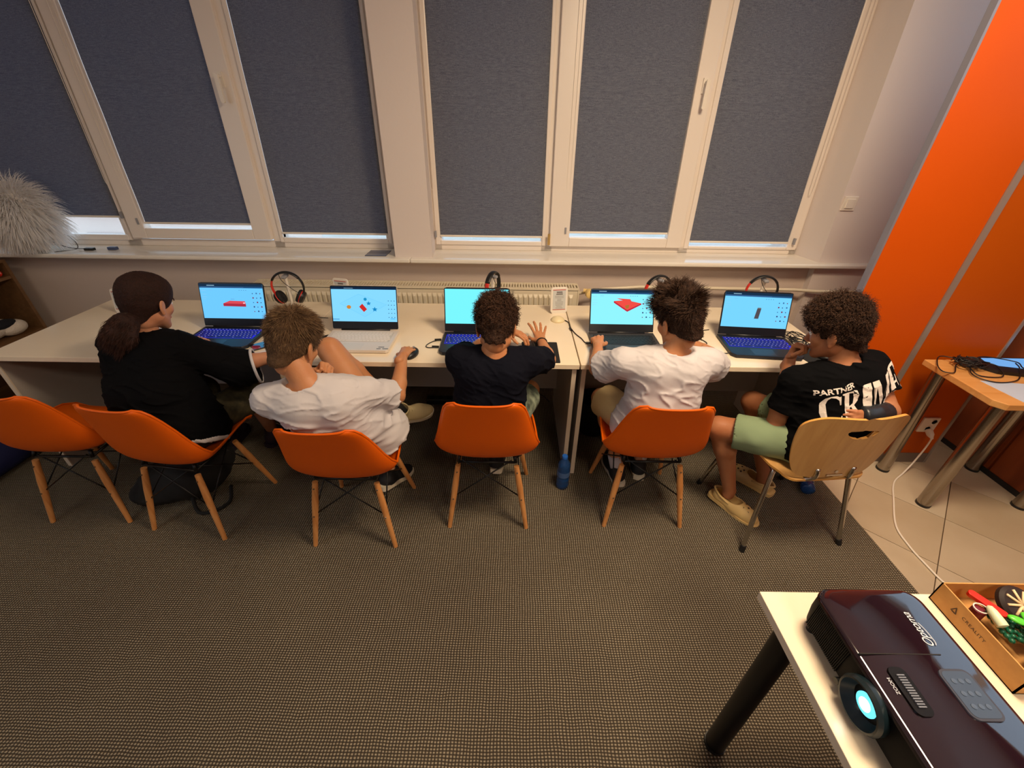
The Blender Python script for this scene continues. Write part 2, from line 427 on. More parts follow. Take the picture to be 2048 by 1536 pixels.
# windows
def yw(z): return TILT*(z-.98)
def wbox(b, x0, x1, z0, z1, y0, y1):
    t = MB().box((x0, y0, z0), (x1, y1, z1)); t.warp(lean); b.add(t.V, t.F)
def window(n, X0, X1, mull, sashes, zb=.98, zt=2.72):
    w = thing('window_%d' % n, None, None, ((X0+X1)/2, 2.97, .98), kind='structure')
    f = MB(); wbox(f, X0, X1, zb, zb+.045, 2.955, 3.03); wbox(f, X0, X1, zt-.06, zt, 2.955, 3.03)
    wbox(f, X0, X0+.05, zb, zt, 2.955, 3.03); wbox(f, X1-.05, X1, zb, zt, 2.955, 3.03)
    for a, c in mull: wbox(f, a, c, zb, zt, 2.955, 3.03)
    bevel(f.put('window_frame', M_PVC, w), .004)
    for (a, c, z0, s) in sashes:      # each glazed panel: rim, glazing bead, pane
        proud = 2.925 if s == 'sash' else 2.945
        g = MB(); wbox(g, a[0], c[0], z0, zt-.02, proud, 2.99); wbox(g, c[1], a[1], z0, zt-.02, proud, 2.99)
        wbox(g, c[0], c[1], z0, c[2]-.0, proud, 2.99); wbox(g, c[0], c[1], zt-.12, zt-.02, proud, 2.99)
        o = bevel(g.put('sash' if s == 'sash' else 'glazing_rim', M_PVC, w), .005)
        p = MB(); wbox(p, c[0]-.005, c[1]+.005, c[2]-.012, zt-.11, 2.975, 2.981); p.put('pane', M_GLASS, w)
    return w
w1 = window(1, XL, -.84, [(-2.70, -2.60), (-1.675, -1.60)],
  [((-3.71, -2.655), (-3.66, -2.675, 1.052), 1.015, 'fixed'), ((-2.63, -1.672), (-2.525, -1.79, 1.100), 1.035, 'sash'), ((-1.625, -.85), (-1.60, -.872, 1.048), 1.015, 'fixed')])
w2 = window(2, -.555, 1.955, [(.18, .26), (1.13, 1.205)],
  [((-.545, .21), (-.513, .187, 1.043), 1.015, 'fixed'), ((.238, 1.139), (.37, 1.04, 1.078), 1.018, 'sash'), ((1.17, 1.945), (1.203, 1.88, 1.028), 1.01, 'fixed')])
def handle(w, x, z):
    b = MB(); y = 2.925+yw(z)
    b.cbox((x, y-.006, z), (.030, .012, .075)).cyl((x, y-.01, z+.015), (x, y-.045, z+.015), .009)
    b.prism(rrect(x-.011, z-.115, x+.011, z+.028, .01), -(y-.036), -(y-.052), Matrix(((1, 0, 0, 0), (0, 0, -1, 0), (0, 1, 0, 0), (0, 0, 0, 1))))
    b.put('handle', M_WHITEP, w, smooth=False)
handle(w1, -1.725, 1.93); handle(w2, 1.092, 1.93)
hb = MB()
for z in (1.03, 2.6): hb.cyl((.232, 2.92+yw(z), z), (.232, 2.92+yw(z), z+.07), .009)
hb.put('hinge', mat('brass_hinge', S(214, 178, 110), .35, metal=.6), w2)

def blind(x0, x1, z0, label, chain_side):
    t = thing('roller_blind', label, 'blind', ((x0+x1)/2, 2.95, z0), group=None)
    n = 24; V = []; F = []; zt = 2.62
    for i in range(n+1):
        z = z0+(zt-z0)*i/n
        for k, x in enumerate((x0, (x0+x1)/2, x1)):
            V.append((x, 2.952+yw(z)+.002*math.sin(i*.8+k), z))
    for i in range(n):
        for k in range(2): a = i*3+k; F.append([a, a+1, a+4, a+3])
    obj('fabric', V, F, M_BLIND, t, smooth=True)
    b = MB().box((x0, 2.938+yw(z0), z0-.010), (x1, 2.950+yw(z0), z0+.003)); bevel(b.put('bottom_bar', M_WHITEP, t), .004)
    b = MB(); wbox(b, x0-.012, x1+.012, zt-.02, zt+.06, 2.90, 2.96); bevel(b.put('cassette', M_WHITEP, t), .01)
    if chain_side:
        x = x0-.028 if chain_side < 0 else x1+.028; zc = 1.42
        P = []
        for i in range(13):
            a = math.pi*i/12; P.append((x+.011*math.cos(a), 2.935+yw(zc)-.012, zc-.02-.02*math.sin(a)*2))
        P = [(x+.011, 2.918+yw(zt), zt)]+P+[(x-.011, 2.918+yw(zt), zt)]
        MB().tube(P, .0016, 5).put('pull_chain', M_WHITEP, t)
        b = MB(); wbox(b, x-.006, x+.006, z0-.01, z0+.03, 2.92, 2.936); b.put('guide_clip', M_GREYPL, t)
blind(-3.66, -2.675, 1.172, 'leftmost grey roller blind, raised a little so daylight shows beneath it', 1)
blind(-2.523, -1.792, 1.135, 'grey roller blind on the opening sash of the left window', -1)
blind(-1.598, -.874, 1.082, 'grey roller blind of the left window next to the white pier', 0)
blind(-.513, .187, 1.078, 'grey roller blind just right of the white pier', -1)
blind(.37, 1.04, 1.112, 'grey roller blind on the opening sash with the brass hinge', -1)
blind(1.203, 1.88, 1.062, 'rightmost grey roller blind, nearest the light switch', 1)

# outside: ground, a house seen through the gap under the raised blind
MB().box((-40, 3.6, -4.2), (20, 60, -4.0)).put('ground', mat('outside_paving', S(206, 206, 200), .9, noise=(.5, S(170, 176, 160), .6)), tags=ST)
hs = thing('neighbour_house', 'sunlit pale house with a red roof glimpsed under the raised left blind', 'building', (-14, 16, -4))
MB().box((-21, 13, -4), (-9, 20, -.4)).put('wall', mat('house_wall', S(244, 226, 214), .9), hs)
MB().add([(-21.5, 12.5, -.5), (-8.5, 12.5, -.5), (-8.5, 20.5, -.5), (-21.5, 20.5, -.5), (-20, 16.5, 2.0), (-10, 16.5, 2.0)], [[0, 1, 5, 4], [2, 3, 4, 5], [0, 4, 3], [1, 2, 5], [3, 2, 1, 0]]).put('roof', mat('roof_tiles', S(206, 120, 104), .8), hs)
for x in (-19, -16, -13, -10.6):
    MB().box((x, 12.95, -2.6), (x+1.1, 13.0, -1.2)).put('window', mat('house_window', S(90, 104, 120), .2), hs)

# ceiling luminaires
for i, (x, y) in enumerate(((1.0, .95), (.9, -.9), (-2.3, .3))):
    t = thing('ceiling_light', ('square louvred ceiling light over the desks', 'square louvred ceiling light over the projector table', 'square louvred ceiling light at the left of the room')[i], 'light', (x, y, ZC-.06))
    f = MB(); a = .31
    for (x0, y0, x1, y1) in ((-a, -a, a, -a+.02), (-a, a-.02, a, a), (-a, -a, -a+.02, a), (a-.02, -a, a, a)): f.box((x+x0, y+y0, ZC-.06), (x+x1, y+y1, ZC))
    f.put('frame', M_WHITEP, t)
    for k in range(5): MB().box((x-.29, y-.2+k*.1-.002, ZC-.055), (x+.29, y-.2+k*.1+.002, ZC-.035)).put('louvre', M_ALU, t)
    MB().box((x-.29, y-.29, ZC-.012), (x+.29, y+.29, ZC-.006)).put('diffuser', emitter('lamp_glow_%d' % i, (1, .9, .7, 1), 6), t)

# radiator and pipe
rd = thing('radiator', 'long cream panel radiator on the wall behind the desks', 'radiator', (-.65, 2.68, .25))
b = MB().box((-1.74, 2.645, .25), (.425, 2.655, .80)).box((-1.74, 2.735, .25), (.425, 2.745, .80)); bevel(b.put('panel', M_RAD, rd), .004)
b = MB().box((-1.745, 2.64, .25), (-1.735, 2.75, .815)).box((.42, 2.64, .25), (.43, 2.75, .815)); bevel(b.put('side_cover', M_RAD, rd), .003)
b = MB(); s_ = MB()
x = -1.73
while x < .41:
    b.box((x, 2.652, .81), (x+.011, 2.74, .818)); s_.box((x+.011, 2.66, .806), (x+.019, 2.735, .8105)); x += .0185
b.box((-1.74, 2.64, .806), (.425, 2.655, .82)).box((-1.74, 2.735, .806), (.425, 2.75, .82))
b.put('top_grille', M_RAD, rd, tags=dict(kind='stuff')); s_.put('grille_slots', M_RADDARK, rd, tags=dict(kind='stuff'))
x = -1.70; me0 = None
while x < .39:
    V = [(x-.014, 2.645, .28), (x-.008, 2.634, .30), (x+.008, 2.634, .30), (x+.014, 2.645, .28), (x-.014, 2.645, .775), (x-.008, 2.634, .755), (x+.008, 2.634, .755), (x+.014, 2.645, .775)]
    obj('rib', V, [[0, 3, 2, 1], [1, 2, 6, 5], [5, 6, 7, 4], [0, 1, 5, 4], [2, 3, 7, 6]], M_RAD, rd); x += .0335
b = MB().cyl((.46, 2.66, .80), (.53, 2.64, .80), .014).lathe([(.012, 0), (.026, .005), (.028, .03), (.024, .052), (.012, .058)], (.49, 2.63, .80), 16, Matrix.Rotation(math.radians(90), 4, 'X'))
b.put('thermostat_knob', mat('cream_knob', S(232, 200, 130), .4), rd, autosmooth=40)
pp = [(.43, 2.69, .77), (.60, 2.72, .79), (.85, 2.735, .805), (1.9, 2.735, .80), (2.02, 2.715, .798), (2.34, 2.715, .795), (2.345, 2.72, .84), (2.35, 2.72, .95)]
MB().tube(pp, .011, 10).put('heating_pipe', M_RAD, smooth=True, tags=dict(label='cream heating pipe running along the wall to the right of the radiator', cat='pipe'))
MB().tube([(.43, 2.7, .30), (.9, 2.73, .29), (1.9, 2.73, .29), (2.3, 2.72, .29)], .011, 10).put('heating_pipe', M_RAD, smooth=True, tags=dict(label='lower cream heating pipe near the floor behind the right desk', cat='pipe'))

# light switch on the white pier
sw = thing('light_switch', 'white square light switch on the white wall right of the windows', 'light switch', (2.05, 2.77, 1.30))
y = 2.75+yw(1.34)
bevel(MB().box((2.01, y-.010, 1.298), (2.092, y, 1.380)).put('plate', M_WHITEP, sw), .003)
bevel(MB().box((2.026, y-.017, 1.312), (2.076, y-.009, 1.366)).put('rocker', M_WHITEP, sw), .003)

# orange partition parallel to the windows, with aluminium profiles
pt = MB().box((1.664, 1.94, 0), (2.53, 1.956, ZC)).put('wall_orange', M_ORANGE_DIM, tags=ST)
MB().box((1.664, 1.93, .07), (2.062, 1.94, ZC)).put('panel', M_ORANGE, pt)
MB().box((2.092, 1.93, .07), (2.520, 1.94, ZC)).put('panel', M_ORANGE_DIM, pt)
MB().box((1.654, 1.926, 0), (1.664, 1.958, ZC)).put('trim_1', mat('bluish_profile', S(140, 138, 150), .4, metal=.3), pt)
MB().box((2.064, 1.924, 0), (2.092, 1.94, ZC)).put('trim_2', M_ALU, pt)
MB().box((2.520, 1.924, 0), (2.535, 1.958, ZC)).put('trim_3', M_ALU, pt)
MB().box((1.690, 1.925, 0), (2.064, 1.9295, .07)).box((2.092, 1.925, 0), (2.52, 1.9295, .07)).put('baseboard_orange', M_SKIRT, pt)
# double socket with plug
so = thing('wall_socket', 'white double socket low on the orange wall', 'socket', (2.40, 1.93, .24))
bevel(MB().box((2.352, 1.918, .238), (2.445, 1.93, .336)).put('plate', M_WHITEP, so), .003)
for z in (.264, .312):
    MB().lathe([(.018, 0), (.018, .003), (.015, .003), (.015, -.004)], (2.40 if z < .3 else 2.415, 1.918, z), 16, Matrix.Rotation(math.radians(90), 4, 'X')).put('socket_ring', M_WHITEP, so, autosmooth=40)
MB().cyl((2.41, 1.9145, .312), (2.41, 1.9135, .312), .0035, n=8).cyl((2.425, 1.9145, .312), (2.425, 1.9135, .312), .0035, n=8).put('pin_hole', M_DARK, so)
cb = thing('power_cable', 'white power cable plugged into the orange wall and curving over the floor', 'cable', (2.2, 1.5, 0))
MB().lathe([(.010, 0), (.018, .004), (.017, .035), (.009, .05), (.006, .06)], (2.405, 1.915, .262), 14, Matrix.Rotation(math.radians(125), 4, 'X')).put('plug', M_WHITEP, cb, autosmooth=40)
P = catmull([(2.405, 1.87, .235), (2.40, 1.865, .16), (2.37, 1.85, .06), (2.31, 1.815, .012), (2.20, 1.74, .006), (2.094, 1.605, .006), (1.975, 1.435, .006), (1.945, 1.315, .006), (1.942, 1.22, .006), (1.95, 1.11, .006), (2.0, 1.0, .006), (2.1, .85, .006)], 8)
MB().tube(P, .0045, 8).put('cord', M_WHITEP, cb, smooth=True)

# carpet
b = MB().box((XL, -2.9, .0005), (1.79, YW-.014, .008)); b.put('carpet', M_CARPET, tags=dict(label='large brown and grey loop-woven carpet covering the floor', cat='carpet'))
# ---------------------------------------------------------------- desks
YF, YBK, HD = 1.76, 2.546, .74
def desk(x0, x1, label, group=None, panels=(1, 1)):
    t = thing('desk', label, 'desk', ((x0+x1)/2, 2.15, 0))
    bevel(MB().box((x0, YF, HD-.026), (x1, YBK, HD)).put('worktop', M_DESK, t), .002)
    if panels[0]:
        o = MB().box((x0+.012, YF+.022, .008), (x0+.030, YBK-.03, HD-.027)).put('side_panel', M_PANEL, t)
        MB().box((x0+.010, YF+.016, .008), (x0+.032, YF+.0225, HD-.027)).put('edge_band', M_EDGE, o)
    if panels[1]:
        o = MB().box((x1-.030, YF+.022, .008), (x1-.012, YBK-.03, HD-.027)).put('side_panel', M_PANEL, t)
        MB().box((x1-.032, YF+.016, .008), (x1-.010, YF+.0225, HD-.027)).put('edge_band', M_EDGE, o)
    MB().box((x0+.031, 2.36, .22), (x1-.031, 2.378, HD-.027)).put('modesty_panel', M_PANEL, t)
    if x1 < 0.4 and x0 < -2:
        MB().cyl((x0+.031, 2.0, .66), (x0+.035, 2.0, .66), .03, n=20).put('cable_grommet', M_EDGE, t)
    return t
desk(-2.597, -1.136, 'left desk with a bare worktop at its outer end, beside the bookcase')
desk(-1.134, .325, 'middle desk carrying the silver laptop')
desk(.331, 1.652, 'right desk, ending at the orange wall')

# ---------------------------------------------------------------- shell chairs
def make_shell_chair(label, group):
    t = thing('shell_chair', label, 'chair', (0, 0, 0), 0, group)
    prof = [(.222, .412), (.205, .426), (.165, .434), (.10, .428), (.03, .414), (-.04, .402), (-.095, .401), (-.135, .413), (-.163, .443), (-.182, .495), (-.195, .56), (-.207, .63), (-.219, .69), (-.229, .735), (-.234, .760), (-.236, .769)]
    hw = [.165, .190, .207, .219, .227, .232, .237, .240, .238, .227, .210, .193, .178, .165, .148, .118]
    er = [.010, .022, .036, .048, .058, .066, .072, .076, .074, .066, .056, .048, .040, .032, .026, .020]
    pc = [Vector((0, a, b)) for a, b in prof]; n = len(pc); m = 24; V = []; F = []
    for i, p in enumerate(pc):
        d = (pc[min(i+1, n-1)]-pc[max(i-1, 0)]).normalized(); nrm = Vector((0, -d.z, d.y)); nrm = -nrm if nrm.z < 0 and nrm.y < 0 else nrm
        nrm = Vector((0, d.z, -d.y))
        for k in range(m+1):
            u = -1+2*k/m; w = abs(u)**2.2
            x = hw[i]*math.sin(u*math.pi/2*.92)/math.sin(math.pi/2*.92)
            V.append(p+Vector((x, 0, 0))+nrm*er[i]*w)
    for i in range(n-1):
        for k in range(m): a = i*(m+1)+k; F.append([a, a+1, a+m+2, a+m+1])
    sh = obj('shell', V, F, M_CHAIR, t, smooth=True, local=True)
    s = sh.modifiers.new('thickness', 'SOLIDIFY'); s.thickness = .006; s.offset = 0
    s = sh.modifiers.new('sub', 'SUBSURF'); s.levels = 1; s.render_levels = 1
    rim = MB(); ring = [V[k] for k in range(m+1)]+[V[i*(m+1)+m] for i in range(1, n)]+[V[(n-1)*(m+1)+k] for k in range(m-1, -1, -1)]+[V[i*(m+1)] for i in range(n-2, 0, -1)]
    rim.tube(ring, .0052, 8, close=True); obj('rim', rim.V, rim.F, M_CHAIR, sh, local=True, smooth=True)
    for sx in (-1, 1):
        for sy in (-1, 1):
            a = Vector((sx*.135, sy*.115 - .005, .372)); f = Vector((sx*(.192 if sy < 0 else .202), -.192 if sy < 0 else .188, 0))
            d = (f-a).normalized(); e = MB()
            e.cyl(a+d*.02, a+(f-a)*.35, .0125, .0155, 14).cyl(a+(f-a)*.35, f, .0155, .0105, 14)
            lg = obj('leg', e.V, e.F, M_BEECH, t, local=True, autosmooth=40)
            q = MB(); x_, y_, _ = basis(d)
            for tt in (.12, .52):
                c = a+(f-a)*tt; q.cyl(c+Vector((0, sy*.014, 0)), c+Vector((0, sy*.0175, 0)), .004, n=8)
            obj('bolt', q.V, q.F, M_CHROME, lg, local=True)
    w = MB()
    A = {(sx, sy): Vector((sx*.135, sy*.115-.005, .372)) for sx in (-1, 1) for sy in (-1, 1)}
    Fe = {(sx, sy): Vector((sx*(.192 if sy < 0 else .202), -.192 if sy < 0 else .188, 0)) for sx in (-1, 1) for sy in (-1, 1)}
    for sy in (-1, 1):
        w.tube([A[-1, sy], A[1, sy]], .006, 8)
        for sx in (-1, 1):
            low = A[sx, sy].lerp(Fe[sx, sy], .52); w.tube([low, A[-sx, sy]+Vector((sx*.02, 0, .012))], .0035, 6)
    for sx in (-1, 1):
        w.tube([A[sx, -1], A[sx, 1]], .006, 8)
        for sy in (-1, 1):
            low = A[sx, sy].lerp(Fe[sx, sy], .52); w.tube([low, A[sx, -sy]+Vector((0, sy*.02, .012))], .0035, 6)
    for k in A: w.cyl(A[k], (A[k].x*.95, A[k].y*.9, .403), .008, n=8)
    obj('wire_base', w.V, w.F, M_BLACKMETAL, t, local=True, smooth=True)
    return t
G = 'orange shell chairs in the row behind the desks'
CH = [((-2.111, 1.573, .008), math.radians(1), 'empty orange shell chair at the far left end of the row'),
      ((-1.548, 1.508, .008), math.radians(-7.7), 'orange shell chair under the girl in the baggy black T-shirt'),
      ((-.741, 1.457, .008), math.radians(0), 'orange shell chair under the boy with the raised bare knee'),
      ((-.115, 1.577, .008), 0, 'orange shell chair seen square from behind under the curly boy in navy'),
      ((.663, 1.597, .008), 0, 'orange shell chair under the boy with messy dark hair and white T-shirt')]
c0 = make_shell_chair(CH[0][2], G); c0.location = CH[0][0]; c0.rotation_euler = (0, 0, CH[0][1])
for l_, r_, lab in CH[1:]: copy_tree(c0, l_, r_, lab, G)
for nm, ang, dz in (('shell_chair.002', 5, -.006), ('shell_chair.004', 2, 0)):   # the flexible shells lean back under their sitters
    for ch in bpy.data.objects[nm].children:
        if ch.name.startswith('shell'): ch.rotation_euler = (math.radians(-ang)*-1, 0, 0); ch.location = (0, .41*math.sin(math.radians(ang)), dz)

# plywood chair with chrome legs
pc_ = thing('plywood_chair', 'plywood chair with grip hole and chrome legs under the boy in mint shorts', 'chair', (1.335, 1.50, .008), math.radians(5.4))
def ply(o_outline, hole, bend, name, thick=.010):
    """flat outline (u,v) -> triangulated sheet with a hole, bent by function, solidified"""
    import bmesh
    bm = bmesh.new(); loops = []
    for L in [o_outline]+([hole] if hole else []):
        vs = [bm.verts.new((p[0], p[1], 0)) for p in L]
        loops.append([bm.edges.new((vs[i], vs[(i+1) % len(vs)])) for i in range(len(vs))])
    bmesh.ops.triangle_fill(bm, edges=[e for L in loops for e in L], use_beauty=True)
    for k in range(-5, 6):
        g = bm.verts[:]+bm.edges[:]+bm.faces[:]
        bmesh.ops.bisect_plane(bm, geom=g, plane_co=(k*.04, 0, 0), plane_no=(1, 0, 0))
    for k in range(-6, 7):
        g = bm.verts[:]+bm.edges[:]+bm.faces[:]
        bmesh.ops.bisect_plane(bm, geom=g, plane_co=(0, k*.05, 0), plane_no=(0, 1, 0))
    bmesh.ops.recalc_face_normals(bm, faces=bm.faces[:])
    V = [bend(v.co.x, v.co.y) for v in bm.verts]; bm.verts.index_update(); F = [[v.index for v in f.verts] for f in bm.faces]; bm.free()
    o = obj(name, V, F, [M_PLY, M_PLYEDGE], pc_, local=True, smooth=True)
    s = o.modifiers.new('thickness', 'SOLIDIFY'); s.thickness = thick; s.offset = 0; s.material_offset_rim = 1; s.use_even_offset = True
    e = o.modifiers.new('split', 'EDGE_SPLIT'); e.split_angle = math.radians(50)
    return o
# backrest outline: wide rounded top, tapering to the bottom
half = [(0, .165), (.13, .165), (.185, .150), (.222, .115), (.226, .06), (.215, -.02), (.195, -.09), (.165, -.140), (.12, -.160), (0, -.162)]
ol = [(p[0], p[1], 0) for p in half]+[(-p[0], p[1], 0) for p in half[-2:0:-1]]
ol = [(v.x, v.y) for v in catmull(ol+[ol[0]], 5)][:-1]
hl = [(v.x, v.y) for v in catmull([(-.055, .105, 0), (0, .108, 0), (.055, .103, 0), (.062, .092, 0), (.04, .072, 0), (0, .063, 0), (-.04, .072, 0), (-.062, .094, 0), (-.055, .105, 0)], 4)][:-1]
ply(ol, hl, lambda u, v: Vector((u, -.205-.10*(v+.16)-.02*max(v, 0)*4*max(v, 0)+.9*u*u*(1+.8*v), .630+v)), 'backrest')
sl = rrect(-.20, -.20, .20, .20, .05)
ply(sl, None, lambda u, v: Vector((u*(1-.08*(v < -.1)), v, .445-.05*max(0, .12-abs(v))-.35*max(0, v-.15)**1.5*4+.15*u*u)), 'seat')
for sx in (-1, 1):
    b = MB(); P = catmull([(sx*.246, -.205, 0.0), (sx*.222, -.165, .19), (sx*.188, -.12, .40), (sx*.180, -.10, .432), (sx*.178, 0, .436), (sx*.18, .12, .43), (sx*.19, .15, .40), (sx*.225, .20, .18), (sx*.245, .235, 0.0)], 6)
    b.tube(P, .011, 12); obj('leg_frame', b.V, b.F, M_CHROME, pc_, local=True, smooth=True)
    for e_ in (-1, 1):
        b = MB(); b.cyl((sx*.248, -.207 if e_ < 0 else .238, 0), (sx*.243, -.20 if e_ < 0 else .23, .03), .0135); obj('foot_cap', b.V, b.F, M_BLACK, pc_, local=True)
b = MB(); b.tube(catmull([(-.18, -.09, .435), (-.12, -.165, .43), (-.08, -.208, .47), (-.08, -.208, .52)], 6), .010, 10).tube(catmull([(.18, -.09, .435), (.12, -.165, .43), (.08, -.208, .47), (.08, -.208, .52)], 6), .010, 10)
b.tube([(-.178, .05, .432), (.178, .05, .432)], .009, 10)
obj('back_support', b.V, b.F, M_CHROME, pc_, local=True, smooth=True)
b = MB(); b.cbox((0, -.214, .487), (.07, .006, .008)); b.cyl((.0, -.212, .508), (0, -.218, .508), .007, n=12); obj('fixing_plate', b.V, b.F, M_CHROME, pc_, local=True)

# ---------------------------------------------------------------- bookcase at the left with things on it
bk = thing('bookcase', 'brown open bookcase against the left wall beside the desk end', 'bookcase', (-3.53, 2.1, 0))
M_SHELF = woodmat('shelf_wood', S(122, 88, 56), S(102, 72, 44), .45, 'Y', 3); M_SHELFD = woodmat('shelf_back_wood', S(66, 38, 22), S(52, 30, 18), .5, 'Z', 3)
for y0, y1 in ((2.67, 2.69), (1.50, 1.52)): MB().box((-3.72, y0, .008), (-3.325, y1, .93)).put('side_panel', M_SHELF, bk)
for z in (.06, .465, .835): MB().box((-3.71, 1.52, z-.009), (-3.33, 2.67, z+.009)).put('shelf', M_SHELF, bk)
MB().box((-3.72, 1.50, .93), (-3.325, 2.69, .946)).put('top_board', M_SHELF, bk)
MB().box((-3.725, 1.52, .02), (-3.715, 2.67, .93)).put('back_panel', M_SHELFD, bk)

# soft toy dog lying on the lower shelf
td = thing('plush_dog', 'white plush toy with a black patch and orange spot on the lower bookcase shelf', 'toy', (-3.45, 2.45, .474))
M_PLUSH = mat('white_plush', S(226, 214, 200), .95, bump=(120, .6)); M_PLUSHB = mat('black_plush', S(20, 22, 30), .9, bump=(120, .4))
dg_ = lambda b_: b_.warp(lambda v: Vector((v.x-.335, v.y+.25, v.z-.150)))
b = dg_(MB().ball((-3.12, 2.18, .69), (.10, .17, .065), 20, 12).ball((-3.06, 2.30, .675), (.065, .085, .05), 16, 10).ball((-3.03, 2.02, .66), (.05, .08, .035), 14, 8))
b.put('body', M_PLUSH, td, smooth=True)
dg_(MB().ball((-3.055, 2.25, .715), (.05, .085, .028), 16, 10)).put('black_patch', M_PLUSHB, td, smooth=True)
dg_(MB().ball((-3.06, 2.13, .725), (.06, .05, .035), 14, 8)).put('orange_patch', mat('orange_plush', S(190, 84, 40), .9, bump=(120, .4)), td, smooth=True)
dg_(MB().ball((-3.13, 2.2, .765), (.05, .08, .022), 14, 8)).put('ear', M_PLUSH, td, smooth=True)
# folded papers on the same shelf, colourful string of blocks on the upper one
b = MB().box((-3.60, 2.30, .8445), (-3.36, 2.46, .850)); b.warp(lambda v: Vector((v.x, v.y, v.z+.3*(v.y-2.30)**2))); b.put('paper_sheet', M_PAPER, tags=dict(label='loose white paper sheet on the upper bookcase shelf', cat='paper'))
b = MB(); b.add([(-3.06, 2.14, .64), (-3.0, 2.22, .82), (-3.0, 2.30, .79), (-3.04, 2.24, .64), (-3.08, 2.14, .64), (-3.02, 2.22, .822), (-3.02, 2.30, .792), (-3.06, 2.24, .64)], [[0, 1, 2, 3], [7, 6, 5, 4], [0, 4, 5, 1], [1, 5, 6, 2], [2, 6, 7, 3]])
tb = thing('toy_garland', 'red, white and green paper garland lying on the upper bookcase shelf', 'toy', (-3.38, 2.58, .844))
for k in range(9):
    c = (-3.37+.012*math.sin(k*2.1), 2.64-.022*k, .866+.02*(k % 3))
    MB().ball(c, (.03, .018, .022), 8, 6).put('bead', [M_RED, M_WHITEP, mat('pale_green_%d' % k, S(150, 190, 170), .6)][k % 3], tb)
# dark blue floor cushion
b = MB().cbox((-3.02, 1.72, .13), (.36, .46, .24)); o = b.put('floor_cushion', M_NAVY, tags=dict(label='navy blue floor cushion beside the empty chair at the left edge', cat='cushion')); bevel(o, .06, 5)

# ---------------------------------------------------------------- white fluffy ball on the sill
fl = thing('fluffy_lampshade', 'big shaggy white feathery ball at the left end of the window sill', 'lamp', (-3.16, 2.8, .98))
MB().lathe([(.04, 0), (.045, .01), (.02, .03), (.02, .08)], (-3.16, 2.8, .98), 16).put('base', M_WHITEP, fl, autosmooth=40)
MB().ball((-3.16, 2.80, 1.19), (.155, .15, .165), 20, 12).put('core', mat('feather_core', S(246, 240, 234), .95), fl, smooth=True)
def ribbons(n, fn, seg=4):
    V = []; F = []
    for _ in range(n):
        P, w, side = fn(); k = len(V)
        for i, p in enumerate(P):
            ww = w*(1-.85*i/(len(P)-1)); V += [p-side*ww, p+side*ww]
        for i in range(len(P)-1): a = k+2*i; F.append([a, a+1, a+3, a+2])
    return V, F
def feather():
    a = random.uniform(0, 2*math.pi); z = random.uniform(-.85, 1); r = math.sqrt(max(0, 1-z*z)); n = Vector((r*math.cos(a), r*math.sin(a), z))
    n.y = -abs(n.y) if n.y > .5 else n.y
    c = Vector((-3.16, 2.80, 1.19)); p = c+Vector((n.x*.15, n.y*.145, n.z*.16)); L = random.uniform(.07, .13); P = []
    d = n*1.0+Vector((.3*random.uniform(-1, 1), .3*random.uniform(-1, 1), .35)); d.normalize()
    for i in range(6):
        P.append(p.copy()); d = (d+Vector((0, 0, -.34))+n*.05).normalized(); p = p+d*L/5
    if min(q.z for q in P) < .985:
        for q in P: q.z = max(q.z, .985)
    for q in P: q.y = min(q.y, 2.92); q.x = max(q.x, -3.72)
    s = n.cross(Vector((random.uniform(-1, 1), random.uniform(-1, 1), random.uniform(-1, 1))))
    return P, random.uniform(.0018, .005), s.normalized() if s.length > 1e-3 else Vector((1, 0, 0))
V, F = ribbons(5200, feather); M_FEA = mat('white_feather', S(250, 246, 242), .8); n_, l_ = M_FEA.node_tree.nodes, M_FEA.node_tree.links; t_ = n_.new('ShaderNodeBsdfTranslucent'); t_.inputs['Color'].default_value = (.95, .95, .97, 1); x_ = n_.new('ShaderNodeMixShader'); x_.inputs[0].default_value = .45; l_.new(n_['Principled BSDF'].outputs[0], x_.inputs[1]); l_.new(t_.outputs[0], x_.inputs[2]); l_.new(x_.outputs[0], n_['Material Output'].inputs['Surface'])
obj('feathers', V, F, M_FEA, fl, smooth=True, tags=dict(kind='stuff'))
P = catmull([(-3.02, 2.74, .984), (-2.96, 2.84, .985), (-3.0, 2.86, 1.06), (-3.07, 2.82, 1.09), (-3.08, 2.80, 1.05), (-2.98, 2.80, 1.0), (-2.86, 2.82, .986)], 8)
t = thing('usb_cable', 'thin looped cable with a small dark plug on the sill by the feathery ball', 'cable', (-2.95, 2.8, .98))
MB().tube(P, .0022, 6).put('cord', M_BLACK, t, smooth=True); bevel(MB().cbox((-2.85, 2.81, .988), (.06, .028, .016)).put('plug', M_BLACK, t), .003)
o = bevel(MB().cbox((-2.71, 2.83, .990), (.055, .03, .02)).put('memory_stick', mat('blue_grey_plastic', S(70, 84, 120), .4), tags=dict(label='small blue-grey stick lying on the sill beneath the raised blind', cat='gadget')), .004)
bevel(MB().box((-.99, 2.76, .980), (-.85, 2.90, .984)).put('tablet_sheet', mat('dark_blue_plate', S(72, 80, 108), .15), tags=dict(label='thin dark blue sheet lying on the sill against the white pier', cat='sheet')), .001)

